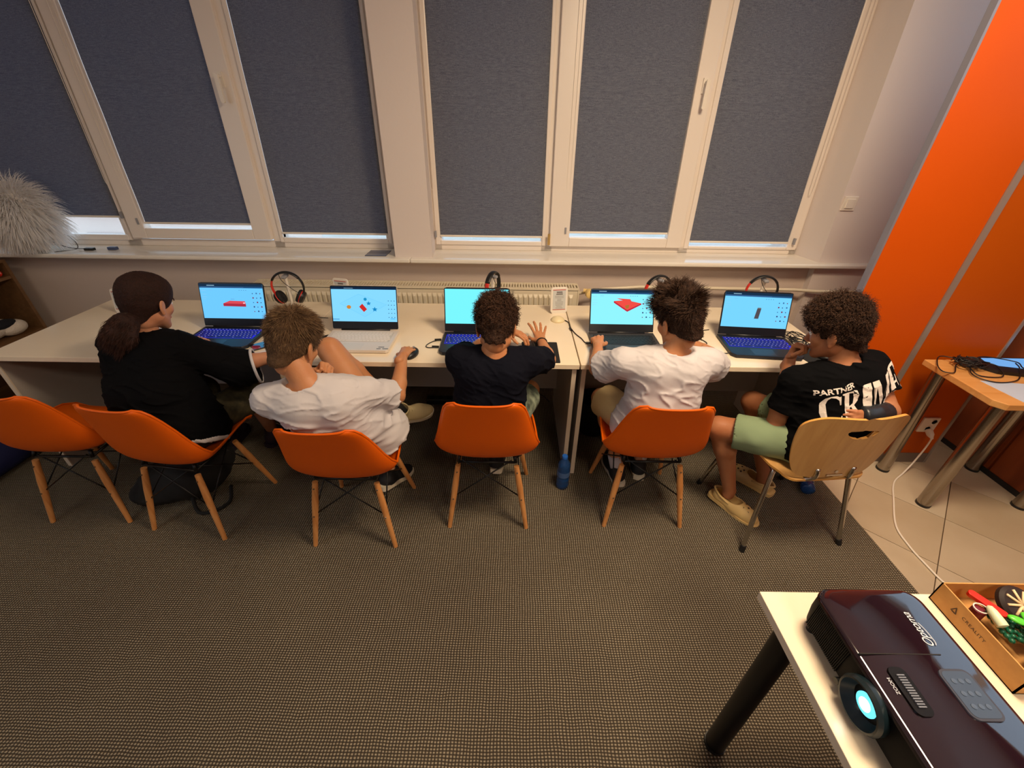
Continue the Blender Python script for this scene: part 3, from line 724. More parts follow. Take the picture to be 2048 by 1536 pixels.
# ---------------------------------------------------------------- table with steel legs at the right
M_WTOP = woodmat('table_beech', S(224, 168, 104), S(208, 148, 84), .12, 'X', 2)
tb2 = thing('side_table', 'beech-edged table on thick steel tube legs at the right edge', 'table', (2.46, 1.66, 0))
o = MB().prism([(2.075, 1.50), (2.11, 1.462), (2.80, 1.462), (2.80, 1.868), (2.085, 1.868)], .712, .742).put('tabletop', M_WTOP, tb2); bevel(o, .003)
for (x0, y0), (x1, y1) in (((2.155, 1.825), (2.223, 1.859)), ((2.185, 1.54), (2.241, 1.588)), ((2.735, 1.84), (2.770, 1.872)), ((2.71, 1.53), (2.755, 1.582))):
    lg = MB().cyl((x0, y0, .712), (x1, y1, .012), .031, n=28).put('leg', M_STEEL, tb2, autosmooth=40)
    MB().cyl((x1, y1, 0), (x1, y1, .012), .033, n=28).put('foot_cap', M_BLACK, lg, autosmooth=40)
M_GLARE_SHEET = mat('glare_sheet', S(196, 214, 240), .08, spec=.7)  # pale blue stands in for glare on the glossy tabletop
MB().prism([(2.19, 1.485), (2.78, 1.475), (2.78, 1.60), (2.36, 1.635), (2.17, 1.66)], .742, .7435).put('glare_sheet', M_GLARE_SHEET, tags=dict(label='pale blue sheet standing in for glare on the front half of the steel-legged table', cat='paper'))
glr = thing('glare_plate', 'black-framed glowing blue plate standing in for glare on the steel-legged table', 'glare plate', (2.5, 1.74, .742))
pv = [(2.33, 1.83), (2.36, 1.76), (2.79, 1.62), (2.79, 1.85)]
MB().prism([(2.26, 1.80), (2.31, 1.725), (2.80, 1.605), (2.80, 1.862), (2.33, 1.862)], .744, .760).put('bezel', M_BLACK, glr)  # black rim of the glare plate
MB().prism([(2.335, 1.822), (2.36, 1.775), (2.785, 1.665), (2.785, 1.852), (2.345, 1.852)], .760, .7615).put('display', emitter('glare_blue', S(120, 175, 235), .9), glr)  # glow added as the blue table glare beyond the black bar
tc_ = thing('cable_tangle', 'tangle of black cables heaped on the corner of the steel-legged table', 'cable', (2.2, 1.78, .742))
random.seed(5); b = MB()
for k in range(11):
    c = Vector((2.225+random.uniform(-.03, .03), 1.79+random.uniform(-.03, .02), .76)); r = random.uniform(.02, .05); P = []
    ax = random.uniform(0, 6.28)
    for i in range(15):
        a = i/14*2*math.pi*random.uniform(.95, 1.05)*1.3; P.append(c+Vector((r*math.cos(a+ax), r*.8*math.sin(a+ax), .012+.010*math.sin(a*1.7+k))))
    b.tube(catmull(P, 3), .0028, 6)
b.put('coil', M_BLACK, tc_, smooth=True)
b = MB()
for P in ([(2.22, 1.80, .77), (2.15, 1.86, .765), (2.085, 1.80, .755), (2.06, 1.74, .748), (2.10, 1.72, .75), (2.17, 1.79, .758), (2.22, 1.78, .765)],
          [(2.22, 1.78, .765), (2.17, 1.70, .75), (2.22, 1.64, .748), (2.34, 1.66, .75), (2.42, 1.74, .766), (2.45, 1.79, .768)],
          [(2.24, 1.80, .77), (2.36, 1.86, .765), (2.46, 1.80, .77), (2.44, 1.74, .768), (2.52, 1.72, .768)],
          [(2.20, 1.77, .765), (2.2, 1.70, .748), (2.30, 1.69, .75), (2.33, 1.76, .767), (2.30, 1.80, .767)]):
    b.tube(catmull(P, 8), .0026, 6)
b.put('loose_cord', M_BLACK, tc_, smooth=True)
bevel(MB().cbox((2.235, 1.80, .768), (.05, .035, .03)).put('adapter', M_BLACK, tc_), .006)
MB().ball((2.46, 1.685, .765), (.022, .012, .006), 12, 6).put('white_earbud', M_WHITEP, tags=dict(label='small white oval object lying on the black frame', cat='gadget'), smooth=True)

# ---------------------------------------------------------------- white table with the projector in the foreground
ft = thing('white_table', 'white foreground table carrying the projector, with black tube legs', 'table', (1.3, .2, 0))
bevel(MB().box((.627, -.25, .715), (2.2, .612, .740)).put('tabletop', M_DESK, ft), .0015)
for x, y in ((.68, .535), (2.12, .535), (.68, -.18), (2.12, -.18)):
    lg = MB().cyl((x, y, .715), (x, y, .022), .030, n=24).put('leg', M_BLACKMETAL, ft, autosmooth=40); MB().cyl((x, y, .008), (x, y, .022), .033, n=24).put('foot_cap', M_BLACK, lg, autosmooth=40)

pj = thing('projector', 'glossy black projector with a lit lens on the white foreground table', 'projector', (.79, .37, .74))
# body: rounded box lofted in z
def loft(rings):
    V = []; F = []; n = len(rings[0])
    for r in rings: V += r
    for i in range(len(rings)-1):
        for k in range(n): F.append([i*n+k, i*n+(k+1) % n, (i+1)*n+(k+1) % n, (i+1)*n+k])
    F += [list(range(n))[::-1], [(len(rings)-1)*n+k for k in range(n)]]
    return V, F
def pring(x0, y0, x1, y1, r, z): return [(p[0], p[1], z) for p in rrect(x0, y0, x1, y1, r, 8)]
PX0, PX1, PY0, PY1 = .684, .906, .175, .553
V, F = loft([pring(PX0+.02, PY0+.02, PX1-.015, PY1-.015, .03, .752), pring(PX0+.002, PY0+.01, PX1-.004, PY1-.004, .03, .762), pring(PX0, PY0+.006, PX1, PY1, .03, .80), pring(PX0, PY0+.006, PX1, PY1, .03, .8385)])
obj('lower_case', V, F, mat('vented_black', S(7, 6, 8), .6, spec=.12), pj, autosmooth=35)
def dome(x, y): # gently crowned lid
    return .006*(1-((x-(PX0+PX1)/2)/.12)**2)+.003*(1-((y-.365)/.19)**2)
V = []; F = []; NX, NY = 20, 28
rings = []
for s_, z in ((0, .8385), (.0004, .8435), (.0018, .8475), (.0045, .8498), (.009, .8508), (.018, .8514)):
    rings.append([(p[0], p[1], z) for p in rrect(PX0-.002+s_, PY0+s_, PX1+.002-s_, PY1+.002-s_, .034-s_*.8, 8)])
V = []; n = len(rings[0])
for r in rings: V += r
for i in range(5):
    for k in range(n): F.append([i*n+k, i*n+(k+1) % n, (i+1)*n+(k+1) % n, (i+1)*n+k])
ctr = ((PX0+PX1)/2, (PY0+PY1)/2)
for j in range(1, 8):
    s_ = 1-j/8; base = len(V)
    for k in range(n):
        p = rings[5][k]; x = ctr[0]+(p[0]-ctr[0])*s_; y = ctr[1]+(p[1]-ctr[1])*s_; V.append((x, y, .8517+.004*(1-s_*s_)))
    pb = base-n
    for k in range(n): F.append([pb+k, pb+(k+1) % n, base+(k+1) % n, base+k])
F.append([len(V)-n+k for k in range(n)])
lid = obj('top_case', V, F, M_GLOSSBLACK, pj, smooth=True)
for i in range(27):   # vent slats on the lens side and at the back
    y = .425+i*.0038
    MB().box((PX0-.0015, y-.0011, .762), (PX0+.001, y+.0011, .837)).put('vent_slat', bpy.data.materials['vented_black'], pj)
for y in (.415,):
    MB().box((PX0+.002, y-.0008, .8505), (PX1-.06, y+.0008, .8560)).put('seam', M_DARK, lid)
Mx = Matrix.Rotation(math.radians(-90), 4, 'Y')
lens = MB().lathe([(.041, -.02), (.049, -.004), (.050, .012), (.046, .019), (.0425, .019), (.036, .004), (.030, -.002), (.026, -.006), (.022, -.006), (.0, -.006)], (PX0, .352, .797), 40, Mx).put('lens_barrel', mat('lens_barrel_black', S(20, 34, 40), .3), pj, autosmooth=30)
MB().lathe([(.0, .0), (.0215, -.001), (.0215, -.004), (.0, -.004)], (PX0-.0045, .352, .797), 32, Mx).put('lens_ring_glow', emitter('lens_teal', S(110, 225, 240), 1.3), lens)
MB().ball((PX0-.005, .352, .797), (.004, .0125, .0125), 20, 12).put('lamp_glow', emitter('lens_white', S(240, 250, 255), 5.0), lens)
MB().cyl((PX0-.012, .405, .765), (PX0+.01, .405, .765), .007, n=14).put('ir_window', M_BLACK, pj)
# focus wheel recess, keypad, lettering
V_, F_ = loft([[(p[0], p[1], .8535) for p in rrect(.718, .312, .752, .392, .012)], [(p[0], p[1], .8572) for p in rrect(.7185, .3125, .7515, .3915, .012)]])
obj('focus_recess', V_, F_, mat('recess_black', S(6, 5, 6), .25), pj, autosmooth=35)
b = MB()
for i in range(13): b.box((.728, .325+i*.0042, .8572), (.742, .3272+i*.0042, .8600))
b.put('focus_wheel', mat('wheel_grey', S(112, 116, 128), .4), pj)
V_, F_ = loft([[(p[0], p[1], .852) for p in rrect(.810, .306, .872, .390, .014)], [(p[0], p[1], .8578) for p in rrect(.811, .307, .871, .389, .014)]])
obj('keypad_rim', V_, F_, mat('keypad_rim', S(70, 72, 84), .15), pj, autosmooth=35)
V_, F_ = loft([[(p[0], p[1], .8575) for p in rrect(.815, .311, .867, .385, .010)], [(p[0], p[1], .8584) for p in rrect(.815, .311, .867, .385, .010)]])
kp = obj('keypad', V_, F_, mat('keypad_slate', S(62, 76, 98), .35), pj)
for i in range(3):
    for j in range(3):
        MB().lathe([(.0048, 0), (.0044, .0012), (.002, .0016)], (.828+i*.013, .328+j*.020, .8584), 14).put('button', mat('button_slate', S(78, 92, 114), .3) if (i, j) == (0, 0) else bpy.data.materials['button_slate'], kp, autosmooth=40)
V, F = text_mesh('Optoma', .025, shear=.35, spacing=.95)
V = [Vector(v) for v in V]; Mt = Matrix.Translation((.842, .463, .8558)) @ Matrix.Rotation(math.radians(90), 4, 'Z')
V = [Mt @ Vector((v.x*.85, v.y*.9, 0)) for v in V]
o = obj('lettering', V, F, emitter('tmp', (1, 1, 1, 1), 0) if False else mat('silver_print', S(216, 220, 228), .3), pj)
MB().tube(catmull([(.8515, .432, .856), (.8545, .440, .8562), (.854, .462, .8562), (.851, .476, .856)], 8), .0008, 5).put('lettering_swash', bpy.data.materials['silver_print'], pj)
V, F = text_mesh('ZOOM', .009); Mt = Matrix.Translation((.712, .36, .8548)) @ Matrix.Rotation(math.radians(90), 4, 'Z')
obj('small_print', [Mt @ Vector(v) for v in V], F, bpy.data.materials['silver_print'], pj)
for x, y in ((.70, .22), (.87, .22), (.70, .52), (.87, .52)): MB().cyl((x, y, .740), (x, y, .754), .010, n=14).put('foot', M_BLACK, pj)

# kraft box with small things
kb = thing('kraft_box', 'open kraft cardboard tray on the white table right of the projector', 'box', (1.17, .497, .74))
x0, x1, y0, y1, z0, z1, w = 1.042, 1.34, .396, .603, .7405, .803, .003
for nm, a, b_2 in (('base', (x0, y0, z0), (x1, y1, z0+w)), ('side', (x0, y0, z0), (x0+w, y1, z1)), ('side', (x1-w, y0, z0), (x1, y1, z1)), ('side', (x0, y0, z0), (x1, y0+w, z1)), ('side', (x0, y1-w, z0), (x1, y1, z1))):
    MB().box(a, b_2).put(nm, M_CARD, kb)
V, F = text_mesh('CREALITY', .0115, spacing=1.1)
Mt = Matrix.Translation((x0-.0006, .506, .7765)) @ Matrix(((0, 0, -1, 0), (-1, 0, 0, 0), (0, 1, 0, 0), (0, 0, 0, 1)))
obj('lettering', [Mt @ Vector(v) for v in V], F, M_INK, kb)
tri = MB()
for a, b_2 in (((.545, .768), (.551, .783)), ((.551, .783), (.557, .768)), ((.547, .768), (.555, .768))):
    tri.tube([(x0-.0006, a[0], a[1]), (x0-.0006, b_2[0], b_2[1])], .0011, 5)
tri.put('triangle_mark', M_INK, kb)
bd = thing('printed_disc', 'round black badge with a cream asterisk at the back of the kraft tray', 'badge', (1.175, .565, .80))
Md = Matrix.Rotation(math.radians(28), 4, 'X')
MB().lathe([(.0, 0), (.038, 0), (.042, .004), (.042, .014), (.036, .020), (0, .020)], (1.175, .556, .788), 28, Md).put('disc', mat('badge_brown', S(36, 20, 16), .6), bd, autosmooth=35)
b = MB()
for k in range(9):
    a = k*2*math.pi/9+.3; p = Vector((math.cos(a), math.sin(a), 0)); L = .033
    Q = [Md @ Vector((p.x*r_, p.y*r_, .0212))+Vector((1.175, .556, .788)) for r_ in (.002, L)]; b.tube(Q, .0028, 6)
b.put('asterisk', mat('cream_print', S(240, 208, 164), .6), bd, smooth=True)
def inbox(nm, lab, cat, b, m_, **k): return b.put(nm, m_, tags=dict(label=lab, cat=cat), **k)
o = inbox('red_clip', 'bright red oblong plastic piece in the kraft tray', 'toy', MB().prism(rrect(-.035, -.008, .035, .008, .008), 0, .012, Matrix.Translation((1.108, .555, .79)) @ Matrix.Rotation(math.radians(-62), 4, 'Z') @ Matrix.Rotation(math.radians(12), 4, 'X')), mat('bright_red', S(240, 32, 16), .3)); bevel(o, .003)
gh = MB().lathe([(.004, 0), (.011, .002), (.011, .012), (.009, .032), (.006, .042), (.001, .045)], (1.094, .502, .795), 14, Matrix.Rotation(math.radians(-75), 4, 'X')); inbox('white_figure', 'small pale printed figure with a hole, lying by the tray rim', 'toy', gh, mat('pale_green_white', S(216, 226, 190), .4), autosmooth=50)
gl = thing('green_leaves', 'bright green printed leaf shapes on top of the tray', 'toy', (1.17, .48, .79))
for k, (a, L) in enumerate(((.2, .03), (1.3, .026), (2.5, .032), (3.7, .026), (4.7, .030), (5.6, .024))):
    c = Vector((1.146+.6*L*math.cos(a), .500+.6*L*math.sin(a), .806+.003*(k % 2)))
    b = MB().ball((0, 0, 0), (L*.6, L*.33, .005), 12, 6); b.warp(lambda v: Matrix.Rotation(a, 3, 'Z') @ v+c); b.put('leaf', mat('leaf_green', S(92, 206, 56), .35) if k == 0 else bpy.data.materials['leaf_green'], gl, smooth=True)
b = MB()
for i in range(9):
    for j in range(8): b.ball((1.098+i*.014, .480+j*.010, .784+random.uniform(-.003, .005)), (.0065, .006, .006), 8, 5)
inbox('green_chainmail', 'dark green knobbly printed mat under the green leaves', 'toy', b, mat('deep_green', S(22, 92, 66), .3), smooth=True)
b = MB().ball((1.142, .440, .785), (.045, .028, .030), 20, 12); inbox('black_ball', 'glossy black rounded object at the near end of the tray', 'toy', b, M_GLOSSBLACK, smooth=True)
P = [(1.115+.022*math.cos(a), .452+.020*math.sin(a), .80+.004*math.sin(a)) for a in [i*2*math.pi/24 for i in range(24)]]
inbox('key_ring', 'thin metal ring lying in the kraft tray', 'ring', MB().tube(P, .0013, 6, close=True), M_CHROME, smooth=True)
P = [(1.085+.014*math.cos(a), .545+.012*math.sin(a), .795) for a in [i*2*math.pi/20 for i in range(20)]]
inbox('white_ring', 'white ring on a dark red disc in the corner of the tray', 'ring', MB().tube(P, .0015, 6, close=True), M_WHITEP, smooth=True)
inbox('wine_disc', 'dark wine-red disc under the white ring', 'toy', MB().cyl((1.085, .545, .745), (1.085, .545, .790), .013, n=18), mat('wine_red', S(110, 24, 40), .4))
# ---------------------------------------------------------------- signed-distance modelling (bodies, clothes, bag)
def smin(a, b, k):
    if k <= 0: return np.minimum(a, b)
    h = np.clip(.5+.5*(b-a)/k, 0, 1); return b*(1-h)+a*h-k*h*(1-h)
def A3(v): return np.array([v[0], v[1], v[2]], dtype=np.float32)
def d_cap(P, a, b, ra, rb):
    a = A3(a); b = A3(b); ab = b-a; L = float(ab@ab)+1e-12
    q = P-a; t = np.clip((q@ab)/L, 0, 1); q -= t[..., None]*ab
    return np.sqrt((q*q).sum(-1))-(ra+(rb-ra)*t)
def d_ell(P, c, r, R=None):
    q = P-A3(c)
    if R is not None: q = q@np.array(R, dtype=np.float32)
    r = A3(r); k0 = np.sqrt(((q/r)**2).sum(-1)); k1 = np.sqrt(((q/(r*r))**2).sum(-1))
    return k0*(k0-1)/np.maximum(k1, 1e-6)
def d_pl(P, p, n):
    n = A3(Vector(n).normalized()); return (P-A3(p))@n
# primitives: ('cap',a,b,ra,rb,k) ('ell',c,r,R,k)   minus: prefix '-'  ; planes: ('cut',p,n) keeps the side the normal points away from
def bounds(pr):
    if pr[0].lstrip('-') == 'cap':
        a, b, ra, rb = A3(pr[1]), A3(pr[2]), pr[3], pr[4]; r = max(ra, rb)
        return np.minimum(a, b)-r, np.maximum(a, b)+r
    c = A3(pr[1]); r = max(pr[2]); return c-r, c+r
def mesh_sdf(prims, h, post=None, lim=None):
    lo = np.min([bounds(p)[0] for p in prims if p[0] in ('cap', 'ell')], 0)-3*h-.01
    hi = np.max([bounds(p)[1] for p in prims if p[0] in ('cap', 'ell')], 0)+3*h+.01
    if lim is not None: lo = np.maximum(lo, lim[0]); hi = np.minimum(hi, lim[1])
    n = np.ceil((hi-lo)/h).astype(int)+1
    ax = [(lo[i]+h*np.arange(n[i])).astype(np.float32) for i in range(3)]
    D = np.full(n, .2, dtype=np.float32)
    stack = []
    for pr in prims:
        t = pr[0].lstrip('-'); neg = pr[0][0] == '-'
        if t == 'push': stack.append(D); D = np.full(n, .2, dtype=np.float32); continue
        if t == 'pop': D = smin(stack.pop(), D, pr[1]); continue
        if t == 'cut':
            nn = A3(Vector(pr[2]).normalized()); p0 = A3(pr[1])
            d = ((ax[0]-p0[0])*nn[0])[:, None, None]+((ax[1]-p0[1])*nn[1])[None, :, None]+((ax[2]-p0[2])*nn[2])[None, None, :]
            if len(pr) > 3:   # cut only within a ball
                b0, br = A3(pr[3]), pr[4]
                m = ((ax[0]-b0[0])**2)[:, None, None]+((ax[1]-b0[1])**2)[None, :, None]+((ax[2]-b0[2])**2)[None, None, :] < br*br
                D = np.where(m, np.maximum(D, d), D)
            else: D = np.maximum(D, d)
            continue
        k = pr[-1]; l, u = bounds(pr); pad = k+3*h+.004
        i0 = np.clip(np.floor((l-pad-lo)/h).astype(int), 0, n-1); i1 = np.clip(np.ceil((u+pad-lo)/h).astype(int)+1, 1, n)
        if (i1 <= i0).any(): continue
        sl = tuple(slice(a, b) for a, b in zip(i0, i1))
        P = np.stack(np.meshgrid(ax[0][sl[0]], ax[1][sl[1]], ax[2][sl[2]], indexing='ij'), -1)
        d = d_cap(P, *pr[1:5]) if t == 'cap' else d_ell(P, *pr[1:4])
        if neg: D[sl] = -smin(-D[sl], d, k)
        else: D[sl] = smin(D[sl], d, k)
    if post is not None:
        m = np.abs(D) < 4*h; idx = np.argwhere(m); P = lo+idx*h
        D[m] = post(P.astype(np.float32), D[m])
    D[0] = D[-1] = .2; D[:, 0] = D[:, -1] = .2; D[:, :, 0] = D[:, :, -1] = .2
    return surfnet(D, lo, h)
CO = np.array([[0, 0, 0], [1, 0, 0], [0, 1, 0], [1, 1, 0], [0, 0, 1], [1, 0, 1], [0, 1, 1], [1, 1, 1]])
ED = [(0, 1), (2, 3), (4, 5), (6, 7), (0, 2), (1, 3), (4, 6), (5, 7), (0, 4), (1, 5), (2, 6), (3, 7)]
def surfnet(D, lo, h):
    s = D < 0; c = sum(s[o[0]:s.shape[0]-1+o[0], o[1]:s.shape[1]-1+o[1], o[2]:s.shape[2]-1+o[2]].astype(np.int8) for o in CO)
    act = (c > 0) & (c < 8); I = np.argwhere(act); idx = np.full(act.shape, -1, dtype=np.int64); idx[act] = np.arange(len(I))
    V8 = np.stack([D[I[:, 0]+o[0], I[:, 1]+o[1], I[:, 2]+o[2]] for o in CO], 1)
    acc = np.zeros((len(I), 3)); cnt = np.zeros(len(I))
    for a, b in ED:
        va, vb = V8[:, a], V8[:, b]; mk = (va < 0) != (vb < 0); t = np.where(mk, va/np.where(mk, va-vb, 1), 0)
        acc += mk[:, None]*(CO[a]+t[:, None]*(CO[b]-CO[a])); cnt += mk
    V = lo+h*(I+acc/cnt[:, None]); F = []
    for ax in range(3):
        u, v = (ax+1) % 3, (ax+2) % 3
        sa = np.take(s, range(0, s.shape[ax]-1), ax); sb = np.take(s, range(1, s.shape[ax]), ax)
        E_ = np.argwhere(sa != sb); E_ = E_[(E_[:, u] > 0) & (E_[:, v] > 0) & (E_[:, u] < s.shape[u]-1) & (E_[:, v] < s.shape[v]-1)]
        inside = s[E_[:, 0], E_[:, 1], E_[:, 2]]
        q = []
        for du, dv in ((-1, -1), (0, -1), (0, 0), (-1, 0)):
            J = E_.copy(); J[:, u] += du; J[:, v] += dv; q.append(idx[J[:, 0], J[:, 1], J[:, 2]])
        Q = np.stack(q, 1); Q[~inside] = Q[~inside][:, ::-1]; F.append(Q[(Q >= 0).all(1)])
    return V, np.concatenate(F)
def wob(P, f, s):
    x, y, z = P[:, 0]*f, P[:, 1]*f, P[:, 2]*f
    return (np.sin(x+1.7*np.sin(y*1.3+s)+s)+np.sin(y*1.1+1.5*np.sin(z*1.2+2*s))+np.sin(z*.9+1.6*np.sin(x*1.1-s)))/3
def join(parts):
    V = []; F = []; k = 0
    for v, f in parts: V.append(v); F.append(np.asarray(f)+k); k += len(v)
    return np.concatenate(V), np.concatenate(F)
def xf(V, M):
    M = np.array(M); return V@M[:3, :3].T+M[:3, 3]

# ---------------------------------------------------------------- laptops
def star(cx, cy, r):
    return [(cx+(r if i % 2 == 0 else r*.45)*math.sin(i*math.pi/5), cy+(r if i % 2 == 0 else r*.45)*math.cos(i*math.pi/5)) for i in range(10)]
def laptop(label, cx, cy, rz, back, style, screen_col, content, w=.358, d=.245, lid_h=.238, stickers=()):
    t = thing('laptop', label, 'laptop', (cx, cy, HD), rz)
    body = {'dark': M_LAPTOP, 'grey': M_LAPTOP_GREY, 'silver': M_SILVER}[style]
    hw = w/2; y0, y1 = -d/2, d/2; ch = .012 if style == 'silver' else .022
    b = MB(); b.prism([(-hw+ch, y0), (hw-ch, y0), (hw-.002, y0+ch), (hw, y1), (-hw, y1), (-hw+.002, y0+ch)], .003, .019)
    base = obj('base', b.V, b.F, body, t, local=True); bevel(base, .002)
    b = MB()
    for x in (-hw+.03, hw-.03):
        for y in (y0+.03, y1-.03): b.cyl((x, y, 0), (x, y, .003), .006, n=8)
    obj('rubber_foot', b.V, b.F, M_BLACK, t, local=True)
    kt = y1-.035; rows = 6; p = .0188
    b = MB(); glow = MB(); leg = MB()
    lit = style == 'dark'
    kx0 = -hw+.022
    glow.box((kx0-.003, kt-rows*p-.001, .0191), (hw-.019, kt+.002, .0194))
    r_ = random.Random(3)
    for r in range(rows):
        y = kt-r*p; x = kx0
        while x < hw-.024:
            ww = p-.0028
            if r == 5 and -.085 < x < .02: ww = .088
            if r in (2, 3, 4) and x == kx0: ww = p*(.9+.35*r)-.0028
            if x+ww > hw-.019: break
            hh = p-.0028 if r else p*.7
            b.box((x, y-hh, .0192), (x+ww, y, .0206)); leg.box((x+ww/2-.0033, y-hh/2-.0016, .0206), (x+ww/2+.0033, y-hh/2+.0016, .0207)); x += ww+.0028
    if style != 'silver':
        obj('key_bed', glow.V, glow.F, M_GLOW if lit else M_BLACK, base, local=True)
    else: obj('key_bed', glow.V, glow.F, mat('key_bed_silver', S(206, 196, 184), .5), base, local=True)
    obj('keys', b.V, b.F, {'dark': M_KEYLIT, 'grey': M_KEYB, 'silver': M_KEYW}[style], base, local=True, tags=dict(kind='stuff'))
    if lit: obj('key_legends', leg.V, leg.F, M_LEGEND, base, local=True, tags=dict(kind='stuff'))
    b = MB().prism(rrect(-.055-.012, y0+.010, .055-.012, y0+.078, .004), .0190, .0193); obj('touchpad', b.V, b.F, {'dark': mat('touchpad_dark', S(36, 40, 56), .3), 'grey': mat('touchpad_grey', S(66, 64, 66), .3), 'silver': mat('touchpad_silver', S(218, 208, 196), .3)}[style], base, local=True)
    for (sx, sy, sw_, sh_, c) in stickers:
        b = MB().prism(rrect(sx, sy, sx+sw_, sy+sh_, .002), .0191, .0194); obj('sticker', b.V, b.F, c, base, local=True)
    ang = back
    ML = Matrix.Translation((0, y1-.006, .020)) @ Matrix.Rotation(-ang, 4, 'X') @ Matrix.Rotation(math.radians(90), 4, 'X')
    # lid space: u right, v up the screen, +w toward the viewer
    def L(V): return [ML @ Vector(v) for v in V]
    c2 = .014 if style != 'silver' else .008
    b = MB().prism([(-hw+.002, .004), (hw-.002, .004), (hw-.002, lid_h-c2), (hw-.002-c2, lid_h), (-hw+.002+c2, lid_h), (-hw+.002, lid_h-c2)], -.0065, 0)
    lid = obj('lid', L(b.V), b.F, body if style == 'silver' else M_LAPTOP if style == 'dark' else M_BLACK, t, local=True); bevel(lid, .002)
    b = MB().prism(rrect(-hw+.0035, .006, hw-.0035, lid_h-.002, .008), 0, .0012); obj('bezel', L(b.V), b.F, mat('bezel_black', S(22, 26, 34), .35), lid, local=True)
    b = MB().cyl((-hw+.05, .0, -.003), (hw-.05, 0, -.003), .008, n=12); obj('hinge', L(b.V), b.F, M_BLACK, lid, local=True, smooth=True)
    sx0, sx1, sy0, sy1 = -hw+.008, hw-.008, .046, lid_h-.008
    W_, H_ = sx1-sx0, sy1-sy0
    b = MB().prism([(sx0, sy0), (sx1, sy0), (sx1, sy1), (sx0, sy1)], .0012, .0016)
    sc = obj('display', L(b.V), b.F, emitter('display_light', screen_col, 1.0), lid, local=True)
    groups = {}
    def q(poly, col, st=1.0, z=.0017):
        groups.setdefault((col, st), []).append(([(sx0+p[0]*W_, sy0+p[1]*H_) for p in poly], z))
    def rect(x0_, y0_, x1_, y1_, col, st=1.0, z=.0017): q([(x0_, y0_), (x1_, y0_), (x1_, y1_), (x0_, y1_)], col, st, z)
    content(rect, q)
    for (col, st), L_ in groups.items():
        b = MB()
        for poly, z in L_: b.prism(poly, z, z+.0001)
        obj('screen_graphics', L(b.V), b.F, emitter('screen_ink', S(*col), st), lid, local=True)
    return t
def ui(rect, top=(40, 70, 100), toolbar=True):
    rect(0, .93, 1, 1, (24, 46, 70)); rect(0, .885, 1, .93, (36, 78, 120)); rect(.12, .948, .24, .965, (150, 190, 215), z=.0019); rect(.02, .9, .7, .912, (70, 110, 160), z=.0019)
    for k in range(4): rect(.62+k*.035, .82, .632+k*.035, .835, (70, 130, 180))
    rect(.02, .80, .09, .808, (150, 195, 225)); rect(.14, .82, .20, .828, (120, 175, 215)); rect(.02, .70, .10, .706, (150, 200, 230)); rect(.02, .62, .10, .626, (150, 200, 230)); rect(.02, .56, .08, .566, (150, 200, 230))
    r_ = random.Random(9)
    for i in range(3):
        for j in range(5):
            x = .82+i*.06; y = .72-j*.13; c = [(50, 60, 110), (120, 40, 70), (60, 110, 160)][(i*2+j) % 3]; s_ = .012+.006*((i+j) % 2)
            rect(x, y, x+s_*1.2, y+s_*2.2, c)
def c1(rect, q):
    ui(rect); q([(.34, .36), (.70, .35), (.70, .43), (.34, .44)], (168, 42, 62)); q([(.34, .44), (.70, .43), (.69, .51), (.45, .52)], (214, 72, 84)); rect(.66, .44, .69, .47, (250, 210, 220), z=.0019); rect(.47, .56, .53, .575, (100, 160, 210))
def c2(rect, q):
    rect(0, .93, 1, 1, (18, 36, 60)); rect(.2, .955, .34, .97, (120, 150, 170), z=.0019)
    q([(.12, .52), (.42, .80), (.85, .50), (.5, .14)], (110, 196, 240)); q([(.13, .52), (.42, .79), (.84, .50), (.5, .15)], (126, 208, 250), z=.0018)
    import math as m_
    q([(.26+.035*m_.cos(a*m_.pi/6), .42+.055*m_.sin(a*m_.pi/6)) for a in range(12)], (200, 130, 50), z=.0019)
    q([(.42, .43), (.47, .52), (.54, .36), (.49, .28)], (200, 40, 36), z=.0019)
    q([(.52+.025*m_.cos(a*m_.pi/6), .65+.045*m_.sin(a*m_.pi/6)) for a in range(12)], (30, 140, 190), z=.0019)
    q([(x, .53+(y-.53)*1.7) for x, y in star(.57, .53, .04)], (20, 130, 190), z=.0019); q([(x, .36+(y-.36)*1.7) for x, y in star(.66, .36, .045)], (20, 130, 190), z=.0019)
    for i in range(3):
        for j in range(5): rect(.87+i*.045, .60-j*.12, .883+i*.045, .62-j*.12, (40, 80, 120))
    rect(.9, .08, .97, .10, (60, 170, 240)); rect(.0, .05, .1, .07, (60, 130, 190))
def c3(rect, q):
    rect(.58, .1, .95, .80, (20, 110, 200)); rect(.60, .66, .64, .69, (200, 240, 255), z=.0019); rect(.61, .24, .64, .29, (220, 245, 255), z=.0019); rect(.62, .45, .66, .60, (60, 80, 130), z=.0019)
def c4(rect, q):
    ui(rect); q([(.36, .68), (.58, .42), (.80, .62), (.64, .68), (.62, .74), (.40, .76), (.50, .70)], (232, 76, 66)); q([(.36, .68), (.58, .42), (.80, .62), (.80, .58), (.58, .37), (.36, .63)], (190, 40, 60)); q([(.54, .55), (.61, .58), (.60, .48), (.56, .46)], (170, 110, 50), z=.0019)
def c5(rect, q):
    ui(rect); q([(.49, .26), (.555, .26), (.575, .55), (.515, .55)], (80, 74, 80)); q([(.515, .55), (.575, .55), (.57, .58), (.52, .58)], (110, 104, 108))
K = MB
st3 = [(.09, -.105, .045, .022, M_WHITEP), (.105, -.075, .03, .016, M_GREYPL)]
st4 = [(.10, -.112, .02, .012, mat('green_sticker', S(90, 200, 70), .4)), (.125, -.112, .018, .010, M_RED), (.148, -.108, .02, .014, mat('white_blue_sticker', S(200, 220, 240), .4))]
